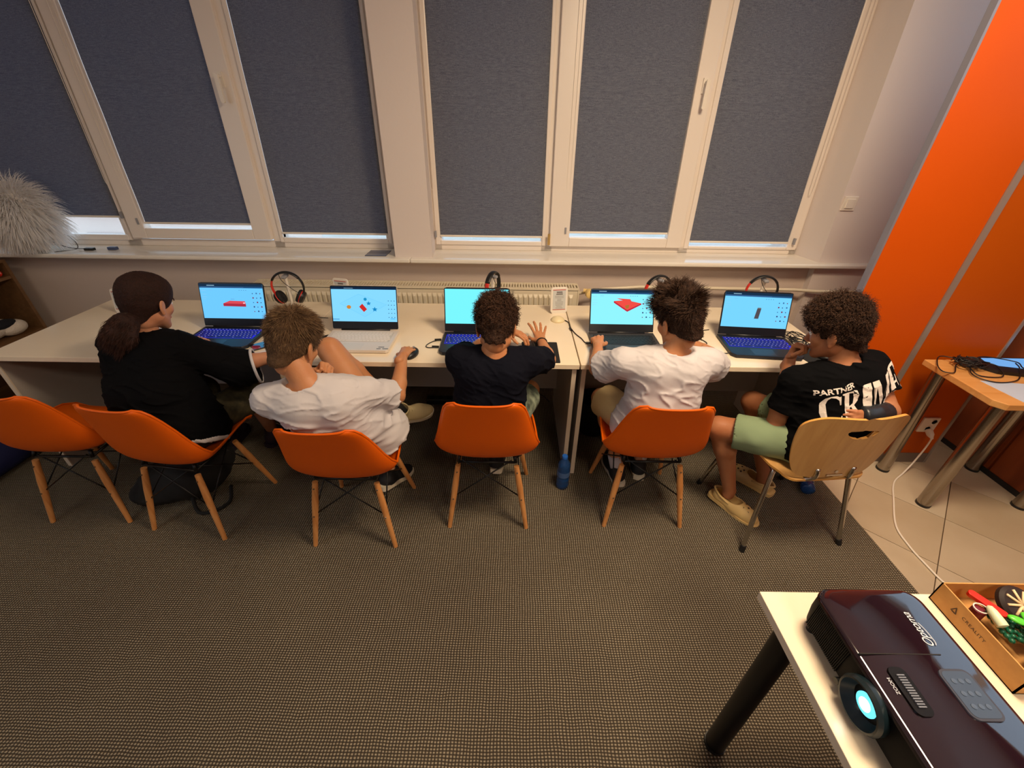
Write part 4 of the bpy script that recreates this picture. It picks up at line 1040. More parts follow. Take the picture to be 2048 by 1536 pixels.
stb = [(.125, -.088, .03, .006, M_BLACK), (.150, -.106, .03, .006, M_BLACK), (.12, -.106, .022, .006, M_BLACK)]
laptop('dark laptop with blue-lit keys and a flat red block on screen, before the girl', -1.532, 1.985, 0, math.radians(17), 'dark', S(108, 196, 250), c1)
laptop('silver-white laptop showing blue stars, a red rectangle and an orange disc', -.812, 1.967, 0, math.radians(19), 'silver', S(130, 210, 252), c2, w=.366, stickers=stb)
laptop('dark laptop with blue-lit keys before the curly boy in navy, cyan screen', -.199, 1.958, 0, math.radians(17), 'dark', S(118, 238, 252), c3, stickers=st3)
laptop('graphite laptop with unlit keys and a red heart-like block on screen', .593, 1.978, 0, math.radians(24), 'grey', S(140, 236, 252), c4, stickers=st4)
laptop('dark laptop with blue-lit keys and a small grey pillar on screen, on the right desk', 1.292, 1.962, math.radians(-5), math.radians(17), 'dark', S(116, 206, 250), c5)

# ---------------------------------------------------------------- headphones on stands
def make_stand(label):
    t = thing('headphone_stand', label, 'stand', (0, 0, HD), 0, None)
    b = MB().lathe([(.05, 0), (.05, .005), (.045, .008), (.012, .012), (.009, .02), (.009, .20), (.012, .215)], (0, 0, 0), 20); obj('post', b.V, b.F, M_WHITEP, t, local=True, autosmooth=40)
    b = MB().cbox((0, 0, .222), (.028, .06, .016)); o = obj('saddle', b.V, b.F, M_GREYPL, t, local=True); bevel(o, .006)
    return t
def make_headphones(label):
    t = thing('headphones', label, 'headphones', (0, 0, HD), 0, None)
    rx, rz, zc = .088, .088, .158; n = 28
    def arc(a0, a1, r, wdt, thk, m_, nm):
        V = []; F = []; N = 20
        for i in range(N+1):
            a = a0+(a1-a0)*i/N; c = Vector((rx*math.cos(a), 0, zc+rz*math.sin(a))); o = Vector((math.cos(a), 0, math.sin(a)))
            for k in range(10):
                t_ = 2*math.pi*k/10; V.append(c+o*(thk*math.cos(t_))+Vector((0, wdt*math.sin(t_), 0)))
        for i in range(N):
            for k in range(10): F.append([i*10+k, i*10+(k+1) % 10, (i+1)*10+(k+1) % 10, (i+1)*10+k])
        F += [list(range(10))[::-1], [N*10+k for k in range(10)]]
        return obj(nm, V, F, m_, t, local=True, smooth=True)
    R = math.radians
    arc(R(35), R(150), 0, .016, .0065, M_BLACK, 'headband'); arc(R(150), R(205), 0, .013, .005, M_RED, 'slider'); arc(R(-25), R(35), 0, .013, .005, M_BLACK, 'slider')
    for s, m_ in ((-1, M_RED), (1, M_RED)):
        c = Vector((s*.060, 0, zc-.062)); MR = Matrix.Translation(c) @ Matrix.Rotation(s*R(-62), 4, 'Y')
        b = MB().lathe([(.012, -.022), (.032, -.018), (.038, -.008), (.039, .0)], (0, 0, 0), 24); e = obj('ear_cup', [MR @ Vector((v[0], v[1]*1.05, -v[2]*-1)) for v in b.V], b.F, M_BLACK, t, local=True, autosmooth=40)
        b = MB().lathe([(.0395, -.002), (.0415, .001), (.0395, .004)], (0, 0, 0), 24); obj('trim_ring', [MR @ Vector(v) for v in b.V], b.F, m_, e, local=True, smooth=True)
        b = MB().lathe([(.039, .003), (.041, .012), (.036, .020), (.024, .021), (.020, .014), (.0, .013)], (0, 0, 0), 24); obj('cushion', [MR @ Vector(v) for v in b.V], b.F, mat('cushion_black', S(18, 14, 18), .7), e, local=True, autosmooth=60)
    b = MB().tube(catmull([(-.03, -.01, .24), (-.015, -.02, .20), (.03, -.02, .15), (.055, -.02, .13)], 8), .0018, 6); obj('cord', b.V, b.F, M_BLACK, t, local=True, smooth=True)
    return t
s0 = make_stand('white headphone stand to the right of the girl\'s laptop'); h0 = make_headphones('black and red headphones facing front, between the dark and the silver laptop')
GP = 'headphones hung on white stands'
HPS = [((-1.338, 2.37), 8, None, None), ((-.128, 2.42), 68, 'black and red headphones turned edge-on behind the curly boy\'s laptop', 'white headphone stand behind the curly boy\'s laptop'),
       ((.855, 2.40), 20, 'black and red headphones mostly hidden behind the messy-haired boy\'s head', 'white headphone stand behind the graphite laptop'),
       ((1.485, 2.42), -6, 'black and red headphones behind the rightmost laptop, only the band showing', 'white headphone stand behind the rightmost laptop')]
for (p, a, l1, l2) in HPS:
    z = HD
    if l1 is None:
        for o in (s0, h0): o.location = (p[0], p[1], z); o.rotation_euler = (0, 0, math.radians(a))
    else:
        copy_tree(h0, (p[0], p[1], z), math.radians(a), l1); copy_tree(s0, (p[0], p[1], z), math.radians(a), l2)

# ---------------------------------------------------------------- white sign holders
def sign(label, cx, cy, rz, leanb, w=.105, h=.158):
    t = thing('sign_holder', label, 'sign', (cx, cy, HD), rz)
    M_ = Matrix.Translation((0, 0, .004)) @ Matrix.Rotation(-leanb, 4, 'X') @ Matrix.Rotation(math.radians(90), 4, 'X')
    b = MB().prism(rrect(-w/2, 0, w/2, h, .016), -.008, 0); o = obj('frame', [M_ @ Vector(v) for v in b.V], b.F, M_WHITEP, t, local=True); bevel(o, .003)
    b = MB().prism([(-w/2+.013, .02), (w/2-.013, .02), (w/2-.013, h-.014), (-w/2+.013, h-.014)], 0, .0008); p = obj('card', [M_ @ Vector(v) for v in b.V], b.F, M_PAPER, t, local=True)
    b = MB(); b.prism([(-w/2+.013, .02), (w/2-.013, .02), (w/2-.013, .024), (-w/2+.013, .024)], .0008, .0012); b.prism([(-w/2+.013, h-.019), (w/2-.013, h-.019), (w/2-.013, h-.014), (-w/2+.013, h-.014)], .0008, .0012)
    obj('red_border', [M_ @ Vector(v) for v in b.V], b.F, mat('border_red', S(190, 90, 80), .6), p, local=True)
    b = MB(); r_ = random.Random(2)
    for k in range(9):
        y = h-.055-k*.009; hw_ = r_.uniform(.012, .028); b.prism([(-hw_, y), (hw_, y), (hw_, y+.002), (-hw_, y+.002)], .0008, .0011)
    b.prism([(-.02, h-.045), (.022, h-.045), (.02, h-.038), (-.018, h-.038)], .0008, .0011); b.prism([(-.016, h-.034), (.02, h-.034), (.018, h-.026), (-.018, h-.026)], .0008, .0011)
    obj('print_lines', [M_ @ Vector(v) for v in b.V], b.F, mat('print_grey', S(110, 104, 104), .7), p, local=True)
    b = MB().box((-w/2+.01, .0, 0), (w/2-.01, .045, .005)); obj('foot', b.V, b.F, M_WHITEP, t, local=True)
    return t
sign('white-framed printed card standing near the seam of the middle and right desks', .277, 2.405, math.radians(8), math.radians(8))
sign('white-framed card peeping out behind the silver laptop', -1.045, 2.40, math.radians(-14), math.radians(5), h=.195)
sign('white-framed colourful card half hidden by the girl\'s head', -2.32, 2.30, math.radians(-14), math.radians(10), w=.15, h=.14)
pk = thing('domed_puck', 'small white domed puck in front of the framed card on the middle desk', 'gadget', (.262, 2.30, HD))
MB().lathe([(.042, 0), (.042, .005), (.032, .016), (.015, .024), (.0, .026)], (.262, 2.30, HD), 28).put('dome', mat('ivory_plastic', S(240, 222, 180), .4), pk, smooth=True)

# ---------------------------------------------------------------- mouse pads, mice, cables, phone
def flat(nm, lab, cat, x0, y0, x1, y1, rz, m_, r=.006, th=.003, z=HD):
    c = Vector(((x0+x1)/2, (y0+y1)/2, z)); M_ = Matrix.Translation(c) @ Matrix.Rotation(rz, 4, 'Z')
    b = MB().prism(rrect(-(x1-x0)/2, -(y1-y0)/2, (x1-x0)/2, (y1-y0)/2, r), 0, th, M_); return b.put(nm, m_, tags=dict(label=lab, cat=cat))
flat('mouse_pad', 'black mouse pad under the bare forearm of the curly boy in navy', 'mouse pad', .045, 1.775, .232, 2.00, 0, M_BLACKSOFT)
flat('mouse_pad', 'black mouse pad on the right desk beside the graphite laptop', 'mouse pad', .825, 1.80, 1.005, 2.03, math.radians(4), M_BLACKSOFT)
flat('mouse_pad', 'black mouse pad at the far right corner of the right desk', 'mouse pad', 1.455, 1.785, 1.625, 2.0, math.radians(12), M_BLACKSOFT)
def mouse(lab, x, y, rz, z=HD, m_=None):
    t = thing('computer_mouse', lab, 'mouse', (x, y, z), rz)
    b = MB().ball((0, 0, .008), (.030, .055, .026), 20, 12); b.warp(lambda v: Vector((v.x, v.y, max(v.z, 0))))
    obj('shell', b.V, b.F, m_ or M_BLACK, t, smooth=True, local=True)
    b = MB().cyl((-.004, .030, .030), (.004, .030, .030), .006, n=12); obj('wheel', b.V, b.F, M_GREYPL, t, local=True)
    return t
mouse('black mouse under the fingers of the girl\'s right hand', -1.035, 1.845, math.radians(-62))
mouse('black mouse under the right hand of the boy with the raised knee', -.508, 1.835, math.radians(-12))
mouse('black mouse on the pad of the curly boy in navy', .085, 1.92, 0, HD+.003)
mouse('black mouse under the right hand of the messy-haired boy in white', .90, 1.965, 0, HD+.003)
mouse('black mouse with a red light at the right corner of the right desk', 1.565, 1.88, math.radians(10), HD+.003)
MB().ball((1.55, 1.795, .7465), (.010, .006, .003), 10, 6).put('red_light', mat('red_led', S(230, 40, 40), .4, emit=(S(255, 40, 30), .6)), tags=dict(label='tiny red glowing dot on the rightmost mouse pad', cat='light'), smooth=True)
flat('smartphone', 'black smartphone lying on the desk by the girl\'s hand', 'phone', -1.335, 1.865, -1.265, 1.955, math.radians(-50), M_GLOSSBLACK, th=.008)

def cable(lab, P, r=.0025, extra=None, m_=None, nm='cable'):
    t = thing(nm, lab, 'cable', tuple(P[0][:2])+(min(p[2] for p in P),))
    MB().tube(catmull(P, 8), r, 6).put('cord', m_ or M_BLACK, t, smooth=True)
    for (c, d_) in (extra or []): MB().cyl(Vector(c), Vector(c)+Vector(d_), .006, n=10).put('connector', M_BLACK, t)
    return t
z = HD+.003
cable('charging cable looping beside the curly boy\'s laptop', [(-.385, 2.0, z+.006), (-.43, 1.985, z), (-.455, 1.94, z), (-.44, 1.915, z), (-.385, 1.915, z+.006)], extra=[((-.385, 2.0, z+.006), (-.035, -.005, 0)), ((-.385, 1.915, z+.006), (-.035, 0, 0))])
cable('black charging lead running from the framed card to the graphite laptop', [(.27, 2.33, z), (.32, 2.27, z), (.325, 2.20, z), (.345, 2.11, z), (.37, 2.05, z), (.385, 2.0, z), (.415, 1.985, z+.006)], r=.003, extra=[((.322, 2.18, z+.003), (.006, -.03, 0)), ((.415, 1.985, z+.006), (-.03, 0, 0))])
cable('thin kinked black cable between the graphite and the rightmost laptop', [(1.12, 2.19, z), (1.06, 2.17, z), (1.03, 2.14, z), (1.022, 2.08, z), (1.04, 2.02, z), (1.025, 1.985, z), (1.03, 1.93, z), (1.08, 1.90, z), (1.11, 1.895, z+.006)], extra=[((1.03, 1.955, z), (.004, -.03, 0))])
cable('black power lead lying at the back left of the silver laptop', [(-1.0, 2.03, z+.006), (-1.03, 2.01, z), (-1.06, 1.97, z), (-1.03, 1.93, z)], extra=[((-.997, 2.03, z+.006), (-.03, -.02, 0))])
cable('black cable lying flat on the desk behind the girl\'s laptop', [(-1.34, 2.30, z), (-1.20, 2.29, z), (-1.10, 2.28, z)], r=.002)
tg = thing('cable_bundle', 'bundle of black cables right of the rightmost laptop', 'cable', (1.55, 2.08, HD)); random.seed(21); b = MB()
for k in range(8):
    c = Vector((1.535+random.uniform(-.03, .03), 2.07+random.uniform(-.05, .05), HD+.008)); r = random.uniform(.02, .045); P = []
    for i in range(10): a = i*.62+k; P.append(c+Vector((r*math.cos(a), r*1.2*math.sin(a), .006+.005*math.sin(a*2+k))))
    b.tube(catmull(P, 3), .0024, 6)
b.put('coil', M_BLACK, tg, smooth=True)
b = MB()
for P in ([(1.48, 2.16, z), (1.52, 2.19, z), (1.58, 2.17, z), (1.635, 2.12, z)], [(1.50, 2.10, z), (1.56, 2.14, z+.02), (1.60, 2.12, z), (1.63, 2.06, z)], [(1.49, 2.19, z), (1.50, 2.13, z+.015), (1.54, 2.06, z), (1.53, 1.98, z)]): b.tube(catmull(P, 8), .0022, 6)
b.put('cord', M_BLACK, tg, smooth=True)

# ---------------------------------------------------------------- bottles, bin, bag, power strip
M_PETBLUE = mat('blue_bottle', S(40, 96, 170), .12, trans=.55, spec=.6); M_CAPBLUE = mat('blue_cap', S(40, 110, 214), .4)
def bottle(lab, M_, labcol, liquid):
    t = thing('water_bottle', lab, 'bottle', tuple(M_.translation))
    prof = [(.026, 0), (.034, .006), (.0345, .03), (.032, .04), (.0345, .05), (.0345, .07), (.032, .078), (.0345, .088), (.0345, .125), (.033, .14), (.034, .155), (.030, .175), (.016, .200), (.0135, .206), (.0135, .212)]
    b = MB().lathe([(r, z_) for r, z_ in prof], (0, 0, 0), 28); b.V = [M_ @ Vector(v) for v in b.V]; b.put('bottle_body', M_PETBLUE, t, autosmooth=60)
    b = MB().lathe([(.0151, .207), (.0155, .209), (.0155, .222), (.014, .225), (0, .225)], (0, 0, 0), 20); b.V = [M_ @ Vector(v) for v in b.V]; b.put('cap', M_CAPBLUE, t, autosmooth=40)
    b = MB()
    N = 28
    for i in range(N+1):
        a = i/N*2*math.pi*.8
        for z_ in (.089, .124): b.V.append(tuple(M_ @ Vector((.0350*math.cos(a+3), .0350*math.sin(a+3), z_))))
    b.F = [[2*i, 2*i+2, 2*i+3, 2*i+1] for i in range(N)]
    b.put('label_band', labcol, t, smooth=True)
    return t
bottle('blue water bottle standing on the carpet in front of the desk panels', Matrix.Translation((.285, 1.675, .008)), mat('bottle_label_blue', S(70, 100, 150), .5), True)
bottle('blue bottle with a dark label lying on the carpet under the plywood chair', Matrix.Translation((1.63, 1.635, .043)) @ Matrix.Rotation(math.radians(-25), 4, 'Z') @ Matrix.Rotation(math.radians(-90), 4, 'X'), mat('bottle_label_dark', S(26, 28, 44), .5), False)
bn = MB().lathe([(.088, 0), (.092, .01), (.112, .24), (.115, .25), (.108, .25), (.088, .02), (0, .02)], (.53, 2.20, .008), 28).put('waste_bin', mat('bin_black', S(20, 20, 24), .5), tags=dict(label='small black waste bin under the right desk by the side panel', cat='bin'), autosmooth=40)
ps = thing('power_strip', 'black power strip on the floor behind the boy with the raised knee', 'power strip', (-.42, 2.48, .008))
bevel(MB().box((-.62, 2.45, .008), (-.28, 2.51, .05)).put('housing', M_BLACK, ps), .005)
for k in range(5): MB().cyl((-.58+k*.06, 2.48, .048), (-.58+k*.06, 2.48, .053), .018, n=16).put('outlet', M_BLACKMETAL, ps)
for lab, P in (('black cable drooping from under the middle desk to the floor near its right end', [(.10, 2.34, .45), (.05, 2.33, .30), (-.02, 2.40, .12), (.03, 2.45, .02), (.15, 2.5, .013)]), ('black cable on the floor between the power strip and the wall', [(-.28, 2.48, .02), (-.1, 2.5, .013), (.02, 2.62, .013), (.2, 2.60, .013), (.27, 2.5, .013)]), ('black cable hanging behind the right desk', [(.95, 2.34, .40), (1.05, 2.34, .25), (1.2, 2.38, .10), (1.35, 2.42, .013)])):
    cable(lab, P, r=.0035)
bg_ = thing('backpack', 'black soft backpack slumped on the carpet under the girl\'s chair', 'bag', (-1.77, 1.62, .008))
pr = [('ell', (-1.76, 1.62, .10), (.20, .15, .115), None, .04), ('ell', (-1.66, 1.70, .16), (.12, .11, .13), None, .05), ('ell', (-1.88, 1.55, .065), (.13, .10, .06), None, .05), ('cut', (0, 0, .009), (0, 0, -1))]
V, F = mesh_sdf(pr, .008, lambda P, D: D+.006*wob(P, 28, 1.)+.003*wob(P, 70, 3.)); obj('bag_body', V, F, mat('bag_black', S(16, 16, 18), .85), bg_, smooth=True)
MB().tube(catmull([(-1.66, 1.50, .06), (-1.60, 1.44, .022), (-1.53, 1.455, .018), (-1.49, 1.52, .02), (-1.52, 1.60, .05)], 8), .009, 8).put('strap', mat('strap_black', S(14, 14, 16), .8), bg_, smooth=True)
# ---------------------------------------------------------------- people
def nrm(v): return Vector(v).normalized()
def frame(pos, y, z, sc=1.0):
    y = nrm(y); z = Vector(z); x = y.cross(z).normalized(); z = x.cross(y)
    M = Matrix((x*sc, y*sc, z*sc)).transposed().to_4x4(); M.translation = Vector(pos); return M

def head_prims():
    p = [('ell', (0, -.015, .032), (.073, .092, .082), None, .0), ('ell', (0, .028, -.030), (.056, .060, .076), None, .03),
         ('ell', (0, .066, .022), (.046, .018, .012), None, .014)]
    for s in (-1, 1):
        p += [('cap', (s*.046, .0, -.055), (s*.014, .066, -.096), .022, .018, .025), ('ell', (s*.036, .055, -.022), (.022, .022, .02), None, .02)]
    p += [('ell', (0, .074, -.100), (.018, .014, .012), None, .016)]
    for s in (-1, 1): p.append(('-ell', (s*.030, .094, .004), (.019, .016, .012), None, .010))
    p += [('cap', (0, .082, .004), (0, .104, -.032), .007, .0105, .010), ('ell', (-.011, .095, -.038), (.008, .009, .007), None, .006), ('ell', (.011, .095, -.038), (.008, .009, .007), None, .006)]
    p += [('ell', (0, .087, -.060), (.022, .009, .0055), None, .004), ('ell', (0, .085, -.070), (.019, .009, .006), None, .004)]
    p += [('cap', (0, -.020, -.03), (0, -.026, -.075), .050, .046, .03)]
    for s in (-1, 1):
        R = (Matrix.Rotation(s*math.radians(20), 3, 'Z') @ Matrix.Rotation(math.radians(12), 3, 'X'))
        p += [('ell', (s*.079, -.010, -.006), (.007, .019, .031), R, .004), ('-ell', (s*.088, -.004, -.002), (.007, .010, .018), R, .004), ('ell', (s*.078, -.004, -.034), (.006, .009, .010), None, .005)]
    return p
HEAD = mesh_sdf(head_prims(), .0032, lim=None)

_hc = {}
def hand_mesh(curl, spread, thumb):
    key = (tuple(curl), spread, thumb)
    if key in _hc: return _hc[key]
    p = [('cap', (0, -.05, 0), (0, .005, 0), .025, .0215, .01), ('cap', (-.014, .015, 0), (-.024, .074, .001), .014, .0115, .010), ('cap', (0, .012, .001), (-.004, .078, .003), .016, .012, .012), ('cap', (.012, .015, 0), (.020, .072, 0), .014, .0105, .012)]
    F_ = [(-.027, .076, (.040, .024, .019), .0084), (-.009, .080, (.044, .027, .020), .0086), (.009, .077, (.040, .025, .019), .0082), (.0255, .070, (.032, .019, .017), .0073)]
    for i, (x, y, L, r) in enumerate(F_):
        q = Vector((x, y, .001)); a = 0; sp = -(1.5-i)*spread
        for j in range(3):
            a += curl[j]*(1+.08*i); d = Vector((math.sin(sp)*math.cos(a*.6), math.cos(a)*math.cos(sp), -math.sin(a)))
            e = q+d*L[j]; p.append(('cap', q, e, r*(1-.07*j), r*(1-.07*(j+1)), .0035 if j else .006)); q = e
    b = Vector((-.017, .020, -.006)); d = nrm((-.72, .62, -.25+(-.5*thumb)))
    e = b+d*.036; p.append(('cap', b, e, .0135, .0105, .010)); d2 = nrm((-.35+.6*thumb, .9, -.35-.5*thumb)); e2 = e+d2*.027; p.append(('cap', e, e2, .0100, .0088, .004)); e3 = e2+nrm((-.1+.7*thumb, .95, -.35-.3*thumb))*.022
    p.append(('cap', e2, e3, .0088, .0072, .004))
    _hc[key] = mesh_sdf(p, .0026); return _hc[key]

def vnorm(V, F):
    a = V[F[:, 1]]-V[F[:, 0]]; b = V[F[:, 3 if F.shape[1] > 3 else 2]]-V[F[:, 0]]; fn = np.cross(a, b); N = np.zeros_like(V)
    for k in range(F.shape[1]): np.add.at(N, F[:, k], fn)
    return N/np.maximum(np.linalg.norm(N, axis=1, keepdims=True), 1e-9)
def unit(a): return a/np.maximum(np.linalg.norm(a, axis=-1, keepdims=True), 1e-9)
def strands(P0, N0, L, r, seg, flow, curl=0., freq=1.4, jit=.25):
    n = len(P0); P = P0.copy(); D = unit(N0+jit*RNG.normal(size=N0.shape)); pts = []; ph = RNG.uniform(0, 6.28, n)
    L = L*RNG.uniform(.6, 1.15, (n, 1)); cf = freq*RNG.uniform(.8, 1.25, n)
    for i in range(seg+1):
        e1 = unit(np.cross(D, np.array([.3, .2, .93]))); e2 = np.cross(D, e1); t = i/seg
        o = curl*min(1, t*2.2)*(np.cos(ph+cf*i)[:, None]*e1+np.sin(ph+cf*i)[:, None]*e2); pts.append((P+o, e1, e2))
        D = unit(D+flow(P, D, t)+jit*.35*RNG.normal(size=D.shape)); P = P+D*L/seg
    V = np.zeros((n, seg+1, 3, 3))
    for i, (q, e1, e2) in enumerate(pts):
        rr = r*(1-.85*(i/seg)**1.5)
        for k in range(3): a = 2*math.pi*k/3; V[:, i, k] = q+rr*(math.cos(a)*e1+math.sin(a)*e2)
    base = (np.arange(n)*(seg+1)*3)[:, None, None]; i = np.arange(seg)[None, :, None]; k = np.arange(3)[None, None, :]
    a = base+i*3+k; b = base+i*3+(k+1) % 3
    return V.reshape(-1, 3), np.stack([a, b, b+3, a+3], -1).reshape(-1, 4)

def hair(style, M, parent, col, col2):
    """cap and strands in head space, then moved by M"""
    top = {'short': .020, 'curly': .026, 'curly_big': .034, 'messy': .030, 'tied': .014}[style]
    side = {'short': .006, 'curly': .010, 'curly_big': .008, 'messy': .006, 'tied': .011}[style]
    c0_ = {'short': -.030, 'curly': -.032, 'curly_big': -.018, 'messy': -.022, 'tied': -.040}[style]
    p = [('ell', (0, -.018, .034), (.073+side, .093+side*1.2, .083+top*.6), None, 0), ('ell', (0, -.012, .062+top*.5), (.068+side, .086+side, .058+top*.6), None, .03)]
    if style == 'curly_big': p.append(('ell', (0, .03, .085), (.074, .070, .048), None, .03))
    if style == 'messy': p.append(('ell', (.0, .02, .110), (.060, .066, .042), None, .03))
    p += [('cap', (0, -.05, -.02), (0, -.062, -.062), .052+side*.6, .044, .03), ('cut', (0, 0, c0_), (0, .62, -1))]
    if style == 'tied': p += [('cut', (0, .072, 0), (0, 1, -.35))]
    else: p += [('cut', (0, .098 if style != 'curly_big' else .115, .05), (0, 1, -.25))]
    for s in (-1, 1): p.append(('-ell', (s*.086, -.004, -.016), (.020, .024, .036), None, .006))
    am, fr = {'short': (.0022, 90), 'curly': (.006, 95), 'curly_big': (.008, 85), 'messy': (.004, 60), 'tied': (.0010, 70)}[style]
    V, F = mesh_sdf(p, .0032, lambda P, D: D+am*wob(P, fr, 1.3)+am*.5*wob(P, fr*2.1, .4))
    N = vnorm(V, F); z = V[:, 2]; y = V[:, 1]
    mh = mat('hair_'+style, col, .62, spec=.3, noise=(55, col2, .8), bump=(300, .25))
    mcap = mat('scalp_hair', tuple(c_*.8 for c_ in col[:3])+(1,), .7, spec=.2, noise=(90, col2, .22), bump=(300, .4))
    hob = obj('hair', xf(V, M), F, mcap, parent, smooth=True)
    w = np.clip((z+.12)/.14, .45, 1); edge = z-.62*y-c0_
    n = {'short': 5200, 'curly': 3600, 'curly_big': 4600, 'messy': 4600, 'tied': 3800}[style]
    prob = w*(edge > .004); prob /= prob.sum(); I = RNG.choice(len(V), n, p=prob)
    P0, N0 = V[I]-N[I]*.003, N[I]; h = np.clip((P0[:, 2:3]+.03)/.12, 0, 1)
    cw = np.array([.01, -.055, .12])
    if style == 'short':
        f = lambda P, D, t: unit(P-cw)*.45+np.array([0, .10, -.12])
        S_ = strands(P0, N0*.5+unit(P0-cw)*.7, .008+.026*h, .0010, 4, f, .0008, 1., .30)
    elif style in ('curly', 'curly_big'):
        f = lambda P, D, t: np.array([0, 0, -.10])
        S_ = strands(P0, N0, .012+.024*h, .0016, 8, f, .0042, 1.5, .55)
    elif style == 'messy':
        cl = unit(np.stack([wob(P0, 70, 2.), wob(P0, 60, 5.), np.zeros(len(P0))], 1))
        f = lambda P, D, t: cl*.20*h+np.array([.05, .10, .06])*h+(1-h)*np.array([0, 0, -.3])
        S_ = strands(P0, N0*.8+cl*.5*h, .010+.040*h**1.5, .0013, 5, f, .001, 1., .22)
    else:
        tie = np.array([.006, -.096, -.056]);
        f = lambda P, D, t: unit(tie-P)*.9-unit(P-np.array([0, -.02, .03]))*.20
        S_ = strands(P0+N0*.004, unit(tie-P0)-.0*N0, .06+.0*h, .0008, 5, f, .0005, 1., .08)
    obj('hair_strands', xf(S_[0], M), S_[1], mh, hob, smooth=True, tags=dict(kind='stuff'))
    return mh, hob

def shoe_mesh(kind):
    key = 'shoe'+kind
    if key in _hc: return _hc[key]
    out = [(p[0], p[1]) for p in []]
    def sole(s, z0, z1):
        L = [(-.030, -.072), (0, -.080), (.030, -.072), (.036, -.02), (.040, .05), (.046, .10), (.038, .155), (.012, .180), (-.018, .176), (-.038, .145), (-.040, .09), (-.034, .02), (-.034, -.03)]
        P = [(v.x*s, v.y*(1+(s-1)*.5)) for v in catmull([(a, b, 0) for a, b in L+[L[0]]], 4)][:-1]
        return MB().prism(P, z0, z1)
    if kind == 'clog':
        up = [('ell', (.002, .09, .030), (.046, .088, .046), None, 0), ('cap', (0, -.03, .035), (0, .05, .035), .040, .042, .02), ('-cap', (0, -.04, .085), (0, .035, .080), .034, .034, .008), ('-cap', (0, -.03, .045), (0, .06, .045), .030, .033, .005), ('cut', (0, 0, .012), (0, 0, -1))]
        so_ = sole(1.08, 0, .020)
    else:
        up = [('ell', (.002, .10, .030), (.040, .076, .036), None, 0), ('cap', (0, -.03, .040), (0, .09, .040), .036, .034, .03), ('cap', (0, -.012, .05), (0, -.006, .095), .038, .040, .03), ('cap', (0, .04, .072), (0, .09, .052), .022, .018, .015), ('-cap', (0, -.006, .09), (0, -.002, .14), .031, .034, .004), ('cut', (0, 0, .012), (0, 0, -1)), ('cut', (0, 0, .108), (0, -.15, 1))]
        so_ = sole(1.0, 0, .026)
    _hc[key] = (mesh_sdf(up, .0036), so_); return _hc[key]
def shoe(parent, kind, ankle, toe, mu, ms, up=(0, 0, 1), extra=None):
    toe = nrm(toe); M = frame((0, 0, 0), toe, up); o = Vector(ankle)-(M.to_3x3() @ Vector((0, -.005, .085))); M.translation = o
    (V, F), so_ = shoe_mesh(kind); so = obj('shoe', xf(V, M), F, mu, parent, smooth=True)
    obj('sole', [M @ Vector(v) for v in so_.V], so_.F, ms, so, autosmooth=50)
    b = MB()
    if kind == 'clog':
        for x, y in ((-.018, .09), (.018, .09), (0, .11), (-.022, .12), (.022, .12), (0, .14), (-.03, .10), (.03, .10)):
            zz = .030+.046*math.sqrt(max(0, 1-(x/.046)**2-((y-.09)/.088)**2)); nn = nrm((x/.046**2, (y-.09)/.088**2, (zz-.03)/.046**2)); c = Vector((x, y, zz))
            b.cyl(M @ (c-nn*.003), M @ (c+nn*.0008), .0048, n=10)
        b.put('vent_hole', mat('clog_hole', S(70, 50, 36), .8), so)
        MB().tube([M @ Vector(v) for v in catmull([(-.038, .03, .05), (-.036, -.03, .062), (0, -.072, .062), (.036, -.03, .062), (.038, .03, .05)], 6)], .0055, 8).put('heel_strap', mu, so, smooth=True)
    else:
        for k in range(5):
            y = .045+k*.012; z_ = .098-k*.0085; b.tube([M @ Vector((-.018, y-.004, z_-.012)), M @ Vector((0, y, z_-.001)), M @ Vector((.018, y+.004, z_-.012))], .0028, 6)
        b.put('laces', extra or M_WHITEP, so, smooth=True)
    return so

M_SKIN = [mat('skin_%d' % i, S(*c), .48, spec=.35, sss=.12, noise=(14, S(c[0]-8, c[1]-22, c[2]-24), .5), bump=(160, .06)) for i, c in enumerate(((198, 142, 110), (196, 138, 97), (194, 134, 92), (198, 138, 97), (178, 120, 84)))]
M_EYE = mat('eye_white', S(236, 232, 228), .15); M_IRIS = mat('iris', S(60, 40, 28), .1); M_LIP = mat('lips', S(190, 110, 96), .5)

